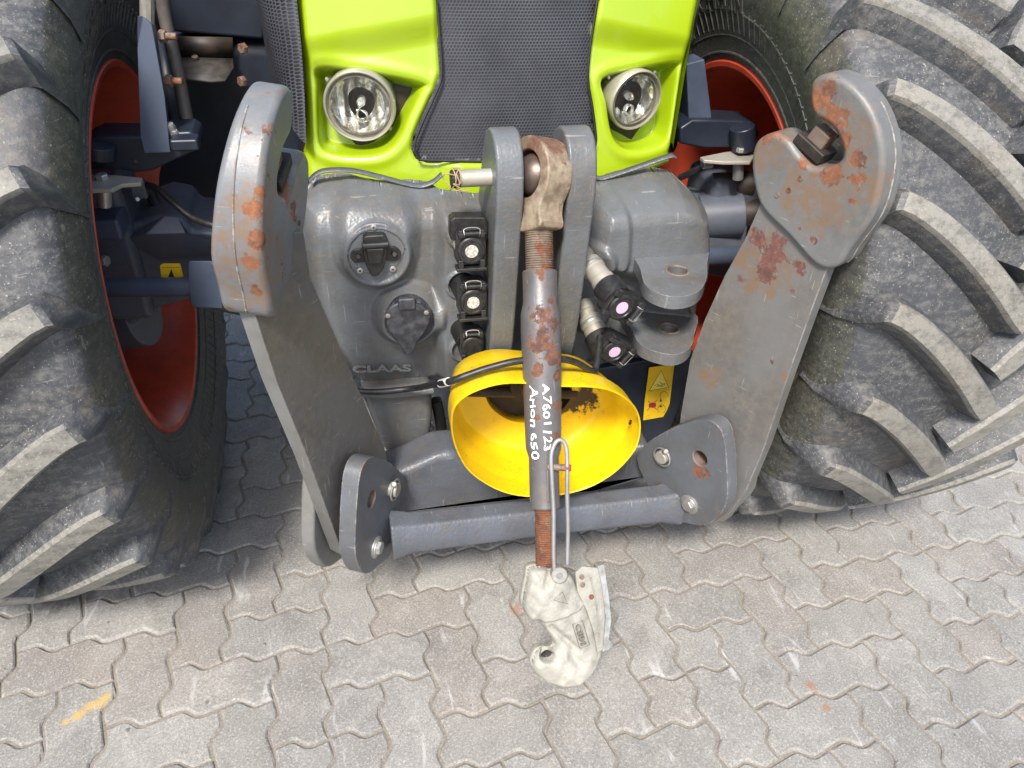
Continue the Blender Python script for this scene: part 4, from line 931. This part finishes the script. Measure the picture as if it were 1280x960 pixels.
pl2b = pl.off(.0005); plate('sticker_mark', pl2b, [pl2b.uv(p) for p in ((214, 336), (218, 347), (210, 347))], .0003, M['ink'], sk2, bevel=0); tube('sticker_line', [pl2b.hit((203, 334.5)), pl2b.hit((225, 334.5))], .0004, M['ink'], sk2, 5, 0)
cyl('wheel_hub_housing', S((135, 400), 1.68), S((180, 392), 1.66), .075, M['axle'], T)
# dark body behind
box('fuel_tank', S((285, 150), 2.25), (.46, .35, .50), M['navy_dk'], T, bevel=.05, seg=4)
pplate('side_cover', 2.05, ((205, -60), (330, -60), (330, 50), (262, 44), (214, 40)), .25, M['navy_dk'], bevel=.008)
mk('step_plate', [S((222, 70), 2.06), S((291, 72), 2.06), S((292, 84), 2.0), S((281, 100), 1.94), S((262, 101), 1.93), S((230, 97), 1.93)], [(0, 1, 2, 3, 4, 5)], paint('brown_plate_paint', (.06, .055, .05), .5, .4, rustn=.74), T).modifiers.new('s', 'SOLIDIFY').thickness = .006
mk('step_back', [S((222, 45), 2.06), S((291, 46), 2.06), S((291, 72), 2.06), S((222, 70), 2.06)], [(0, 1, 2, 3)], M['dark'], T).modifiers.new('s', 'SOLIDIFY').thickness = .006
hexbolt('step_bolt', S((244, 73), 2.04), (0, -.3, 1), .008, .006, M['rusty'], T)
for q in ((306, 60), (305, 101)): hexbolt('side_bolt', S(q, 1.85), (-1, -1, 0), .012, .012, M['rusty'], T)
# chassis behind everything
box('chassis', (0, 2.35, .86), (.66, 1.5, .52), M['dark'], T, bevel=.03); box('engine_block', (0, 2.5, 1.3), (.86, 1.5, .9), M['dark'], T, bevel=.03)
# --- axle gear, right of the photo
pplate('fender_upright', 1.62, ((858, 80), (881, 74), (893, 172), (866, 172), (861, 150)), .06, M['navy'], bevel=.003)
fb2 = pplate('fender_bracket', 1.60, ((850, 160), (866, 150), (905, 150), (945, 152), (950, 168), (940, 185), (880, 186), (850, 180)), .09, M['navy_dk'], bevel=.006)
cyl('bracket_boss', S((930, 186), 1.58), S((928, 158), 1.58), .028, M['navy_dk'], fb2)
pz = PZ(float(S((925, 195), 1.56)[2])); plate('washer_plate', pz, [pz.uv(p) for p in ((875, 196), (905, 190), (935, 186), (945, 192), (938, 202), (905, 202), (880, 200))], .008, M['dirtyzinc'], T, bevel=.002)
cyl('king_pin', S((924, 200), 1.55), S((922, 224), 1.55), .0125, M['zinc'], T); hexbolt('plate_bolt', S((925, 190), 1.56), (0, 0, 1), .010, .010, M['zinc'], T)
cyl('hose_fitting', S((878, 205), 1.57), S((890, 203), 1.57), .012, M['zinc'], T); tube('brake_hose', [S((890, 205), 1.58), S((872, 212), 1.60), S((850, 222), 1.64)], .008, M['black'], T, 10, 4)
box('knuckle', S((905, 235), 1.66), (.14, .16, .10), M['axle'], T, bevel=.02, seg=3)
cyl('knuckle_drum', S((890, 232), 1.62), S((940, 230), 1.60), .030, M['dark'], T)
cyl('axle_stub', S((872, 272), 1.60), S((925, 268), 1.58), .055, M['axle'], T); cyl('axle_dark_stub', S((920, 268), 1.60), S((950, 266), 1.58), .04, M['dark'], T)
cyl('steering_cylinder', S((870, 322), 1.52), S((950, 318), 1.54), .0225, M['navy'], T)
pplate('axle_housing', 1.66, ((870, 300), (935, 296), (945, 330), (925, 350), (880, 345)), .1, M['axle'], bevel=.01)

# ------------------------------------------------------------------ top link
P0 = np.array(S((672, 219), 1.29)); PB = np.array(S((683, 722), .905))
LD = (PB-P0); LL = np.linalg.norm(LD); LD = LD/LL; LX = np.array([1., 0, 0]); LX -= LD*(LX@LD); LX /= np.linalg.norm(LX); LN = np.cross(LX, -LD)     # LN looks at the viewer
if LN[1] > 0: LN = -LN
def along(px):
    """distance down the link of a picture row near it"""
    pl = Plane(P0, LX, -LD); return -pl.uv(px)[1]
TL = thing('top_link', 'rusty adjustable top link hanging before the yellow guard, pale hook at its end', 'tractor top link', tuple(PB-np.array([0, 0, .12])))
s_ = {k: along(p) for k, p in dict(eye_bot=(671, 288), th1=(671, 338), c1=(672, 378), c2=(672, 392), c3=(674, 480), c4=(676, 560), c5=(677, 572), cb=(678, 634), tb=(681, 702)).items()}
# rod end
ro, ri = .052, .031
eye_pl = Plane(P0, LD, np.cross(LX, LD)); # ring plane: normal along LX
V = []; Fc = []; n = 40; ax3 = np.cross(LX, LD)
M['eye'] = paint('rusty_pale_forging', (.22, .15, .10), .6, .8, (.40, .34, .24), rustn=.56, metal=.1, scratch=False, streak=True, rustcol=(.13, .065, .038), rust=[(*S((690, 185), 1.27), .022), (*S((668, 172), 1.28), .018), (*S((697, 205), 1.27), .018), (*S((655, 180), 1.28), .014), (*S((684, 168), 1.28), .018), (*S((680, 255), 1.26), .006), (*S((660, 262), 1.26), .008)])
neck = s_['eye_bot']
loop = [(-.067*math.cos(a), .067*math.sin(a)) for a in np.linspace(0, 2.15, 9)]; loop += [(.055, .041), (.075, .037), (neck, .0355)]; loop = loop+[(x, -y) for x, y in loop[::-1][:-1]]
EA = R_(24); EX = -LX*math.cos(EA)+LN*math.sin(EA)          # the eye is twisted a little, its face looks left and forward
epl = Plane(P0+EX*.028, LD, np.cross(EX, LD))
if epl.n@EX < 0: epl = Plane(P0+EX*.028, LD, -np.cross(EX, LD))
eye = plate('rod_end', epl, smooth_loop(loop, 2), .056, M['eye'], TL, holes=[circ((0, 0), .042, 40)], bevel=.013, seg=4)
lathe('ball_seat', P0-EX*.024, EX, [(0, .043), (.002, .0405), (.044, .0405), (.048, .043)], M['dark'], TL, 36, cap=False)
lathe('ball', P0-LX*.034, LX, [(0, .018)]+[(.034+.0405*math.sin(a), .0405*math.cos(a)) for a in np.linspace(-1.05, 1.05, 17)]+[(.068, .018)], paint('ball_steel', (.16, .12, .10), .35, .3, rustn=.62, metal=.7, scratch=False, streak=False), TL, 36, angle=60)
# pin through the lugs, its free end tied with wire
pa_ = np.array([lx0-.072, P0[1]+.004, P0[2]-.002]); pb_ = np.array([rx1+.012, P0[1]+.004, P0[2]])
pin = cyl('top_link_pin', pa_, pb_, .0155, M['dirtyzinc'], TL, ch=.004)
cyl('pin_end', pa_-[.001, 0, 0], pa_+[.016, 0, 0], .0162, M['dark'], pin)
wr = paint('old_wire', (.42, .30, .16), .5, .3, rustn=.6, scratch=False, streak=False); random.seed(3)
for k in range(3):
    q = pa_+np.array([.004+k*.004, 0, 0]); tube('binding_wire', [q+np.array([random.uniform(-.006, .006), math.cos(t)*.019, math.sin(t)*.019]) for t in np.linspace(0, 2*math.pi, 9)[:-1]], .0011, wr, pin, 6, 3, True)
tube('binding_wire', [pa_+[.01, -.019, -.004], pa_+[0, -.024, -.0], pa_+[.014, -.024, -.010], pa_+[.004, -.026, -.012], pa_+[.028, -.020, -.016]], .0012, wr, pin, 6, 5)
tube('binding_wire', [pa_+[.004, -.014, .012], pa_+[-.012, -.016, .016], pa_+[-.016, -.012, .006], pa_+[-.004, -.018, -.006]], .0011, wr, pin, 6, 5)
# threads
def threads(name, a, b, r, mat, pitch=.0042):
    prof = [(a-.004, r*.9)]; x = a
    while x < b: prof += [(x, r*.93), (x+pitch*.35, r), (x+pitch*.6, r)]; x += pitch
    prof.append((b+.004, r*.9)); return lathe(name, P0, LD, prof, mat, TL, 32, angle=20)
threads('upper_thread', s_['eye_bot']-.002, s_['th1']+.004, .0262, M['rusty']); threads('lower_thread', s_['cb']-.004, s_['tb']+.01, .0200, M['thread'])
def xy(p): q = P0+LD*along(p); return tuple(q)
M['tube'] = paint('link_tube_paint', (.135, .135, .14), .38, .6, (.20, .14, .095), rust=[(*(P0+LD*(along(p))+LN*.026+LX*dx), r) for p, dx, r in (((672, 345), -.006, .010), ((672, 378), .012, .012), ((672, 392), -.006, .022), ((672, 405), .014, .020), ((673, 425), -.006, .026), ((673, 445), .010, .022), ((674, 470), .018, .012), ((676, 545), .018, .012), ((675, 505), .020, .010), ((675, 520), -.018, .008), ((674, 462), -.014, .016))], rustn=.70, rustcol=(.15, .065, .035), metal=.25, cast=.2)
bd = lathe('adjuster_tube', P0, LD, [(s_['th1']-.001, .012), (s_['th1'], .0300), (s_['th1']+.003, .0318), (s_['c1'], .0318), (s_['c2'], .0368), (s_['c2']+.03, .0374), (s_['c3'], .0355), (s_['c4'], .0335), (s_['c5'], .0282), (s_['cb']-.012, .0282), (s_['cb']-.003, .0290), (s_['cb'], .0275), (s_['cb']+.0005, .012)], M['tube'], TL, 48, angle=25)
tube('weld_seam', [P0+LD*(s_['c5']+.008)+LN*.0275, P0+LD*(s_['cb']-.016)+LN*.0275], .0030, M['tube'], bd, 8, 0)
# chalk writing on the tube (reads downwards)
M['chalk'] = simple('white_paint_marker', (.85, .85, .83), .7, 0, .1, .3, 300)
RB = .0352
def chalk(txt, px0, px1, ang, size):
    a0, a1 = along(px0), along(px1); rr_ = random.Random(len(txt))
    ph = [rr_.uniform(-1, 1) for _ in range(24)]
    def wm(x, y, z):
        wv = math.sin(x/size*2.1+ph[0]*3); yy = y*(1+.14*wv)+.0012*math.sin(x/size*3.3+ph[1]*3); th = R_(ang)+(yy-size*.35)/RB
        s = a0+x; rad = RB+.0006+z*.3
        c, sn = math.cos(th), math.sin(th); return P0+LD*(s+.16*yy*wv)+(LN*c+LX*sn)*rad
    return lettering('handwriting', txt, size, (0, 0, 0), (1, 0, 0), (0, 1, 0), M['chalk'], bd, .0006, wmap=wm, bold=.0002, width=a1-a0)
chalk('A7601123', (674, 478), (676, 560), -1, .020)
chalk('Arion 650', (674, 480), (676, 570), -42, .019)
# hook casting at the bottom, in the plane that faces the viewer
HPn = Plane(PB+LN*.022, LX, -LD)
if HPn.n@LN < 0: HPn = Plane(PB+LN*.022, LX, LD)
hq = HPn.uv
M['pale'] = paint('pale_worn_casting', (.37, .36, .31), .55, .6, (.17, .16, .14), rustn=.70, scratch=True, streak=True, cast=1.4, rustcol=(.20, .15, .11), wear=.003, wearcol=(.20, .20, .20))
body = [(663, 711), (660, 724), (656, 742), (654, 758), (658, 768), (664, 776), (676, 777), (684, 790), (694, 806), (692, 814), (676, 815), (668, 826), (667, 838), (676, 850), (692, 859), (712, 862), (730, 857), (745, 842), (753, 824), (757, 806), (752, 785), (742, 768), (733, 752), (724, 738), (716, 720), (704, 714), (694, 712), (688, 709)]
def body_fn(A, B, D):
    H = .008*sst(D, 0, .03)+.0014*np.sin(A*190+B*60)*np.sin(B*160)
    up = [hq(p) for p in ((650, 712), (646, 780), (678, 779), (700, 772), (722, 762), (740, 748), (722, 700), (690, 690))]; H += .007*sst(sdf(A, B, up), -.001, .004)
    rib = capsule(A, B, hq((690, 784)), hq((722, 812)), .003); H -= .004*sst(-rib, -.006, .002)
    lug_ = capsule(A, B, hq((690, 705)), hq((682, 730)), .006); H -= .004*sst(-lug_, -.006, .003)
    c = hq((684, 820)); d = np.hypot((A-c[0])/1.25, B-c[1]); H -= .022*sst(-d, -.014, -.005)
    c = hq((712, 800)); d = capsule(A, B, hq((708, 800)), hq((722, 828)), .004); H -= .006*sst(-d, -.012, .004)
    c = hq((664, 770)); return H
bl_ = [hq(p) for p in body]
hk_b = relief('hook_casting', HPn, smooth_loop(bl_, 4), body_fn, .0013, M['pale'], TL, edge=(.009, .016), angle=180)
plate('hook_back', HPn.off(-.022), smooth_loop(bl_, 3), .022, M['pale'], hk_b, bevel=.007, seg=3)
lathe('hook_socket', PB, -LD, [(-.03, .030), (-.004, .0255), (.016, .0235), (.022, .0235), (.0245, .0225), (.025, .017)], M['pale'], hk_b, 32, angle=40)
c = HPn.off(-.012).hit((683, 820)); lathe('hook_hole', c, LN, [(0, .001), (.001, .012), (.008, .013)], M['dark'], hk_b, 24, cap=False)
# lever plate
lv = Plane(PB+LN*.034+LX*.03, LX, -LD); lv = lv if lv.n@LN > 0 else Plane(lv.o, LX, LD)
lev = plate('release_lever', lv, [lv.uv(p) for p in ((719, 716), (728, 708), (748, 710), (753, 735), (757, 770), (754, 812), (747, 817), (742, 790), (733, 762), (722, 740))], .008, M['pale'], TL, bevel=.002)
lv2 = lv.off(-.004); plate('lever_side', lv2, [lv2.uv(p) for p in ((746, 708), (756, 705), (762, 745), (765, 775), (762, 800), (768, 806), (760, 814), (753, 816), (757, 770))], .024, simple('pale_blue_grey', (.30, .31, .31), .55, 0, .45, .3, 60, (.17, .165, .15)), lev, bevel=.003)
for q in ((727, 721), (728, 731), (739, 746)): lathe('rivet', lv.hit(q), LN, [(0, .005), (.0015, .005), (.002, .003), (.0006, .0015)], M['rusty'], lev, 14)
tube('lever_rib', [lv.hit((738, 722))+LN*.001, lv.hit((746, 760))+LN*.001, lv.hit((749, 805))+LN*.001], .0018, M['pale'], lev, 6, 4)
# cast mark CBM in its frame and a small triangle mark
M['mark'] = simple('cast_mark_grime', (.16, .15, .12), .6, 0, .4, .3, 90)
mp = HPn.off(.0095)
q0, q1 = mp.hit((720, 781)), mp.hit((728, 808)); du = (q1-q0); W = np.linalg.norm(du); du /= W; dv = np.cross(LN, du)
lettering('cast_mark', 'CBM', .0145, q0-dv*.002, du, dv, M['mark'], hk_b, .0032, width=float(W)*.95, bold=.0007)
tube('cast_mark_frame', [q0-dv*.006-du*.003, q0+dv*.014-du*.003, q1+dv*.014+du*.002, q1-dv*.006+du*.002],   .0008, M['mark'], hk_b, 5, 0, True)
mp2 = HPn.off(.0155); tube('triangle_mark', [mp2.hit((692, 750)), mp2.hit((703, 740)), mp2.hit((710, 755))], .0008, M['mark'], hk_b, 5, 0, True)
lettering('triangle_letters', 'CAT', .006, mp2.hit((696, 750)), LX, -LD, M['pale'], hk_b, .0012)
# wire clip
M['galv'] = paint('galvanised_wire', (.34, .34, .345), .45, .4, rustn=.74, metal=.5, scratch=False, streak=False)
cpn = Plane(P0+LN*.040, LX, -LD); C_ = lambda p, o=0: cpn.hit(p)+LN*o
clip = tube('spring_clip', [C_((693, 712)), C_((692, 690)), C_((692, 640)), C_((690, 600)), C_((689, 570)), C_((694, 554)), C_((701, 550)), C_((707, 557)), C_((709, 575)), C_((709, 620)), C_((710, 660)), C_((709, 705))], .0042, M['galv'], TL, 12, 5)
cyl('clip_rivet', C_((686, 585), -.012), C_((714, 585), .0), .0065, M['rusty'], clip)
cyl('clip_eye', C_((698, 718), .008), C_((700, 718), -.014), .015, M['pale'], clip); cyl('clip_pivot', C_((698, 718), .010), C_((698, 718), .006), .006, M['galv'], clip)
# ------------------------------------------------------------------ loose grit on the paving
V = []; Fc = []
for k in range(900):
    x, y = rng.uniform(-1.6, 1.9), rng.uniform(.45, 2.6)
    if rng.random() < .6:      # most of it lies in the joints
        if rng.random() < .5: x = OX+round((x-OX)/CELL)*CELL+rng.normal(0, .007)
        else: y = OY+round((y-OY)/CELL)*CELL+rng.normal(0, .007)
    r0 = abs(rng.normal(.0010, .0006))+.0005; b = len(V)
    for dx, dy, dz in ((1, 0, 0), (-.4, .9, 0), (-.6, -.8, .1), (.1, .1, 1.0), (.3, -.6, .7)): V.append((x+dx*r0*rng.uniform(.7, 1.3), y+dy*r0*rng.uniform(.7, 1.3), .0005+dz*r0))
    Fc += [(b, b+1, b+3), (b+1, b+2, b+3), (b+2, b+4, b+3), (b, b+3, b+4), (b, b+4, b+2)]
gr = mk('grit', V, Fc, simple('grit', (.16, .14, .115), .9, 0, .5, 0, 8, (.34, .32, .28)), None, angle=10); gr['kind'] = 'stuff'; gr['label'] = 'loose sand grains and grit scattered over the paving joints'
bpy.context.view_layer.update()
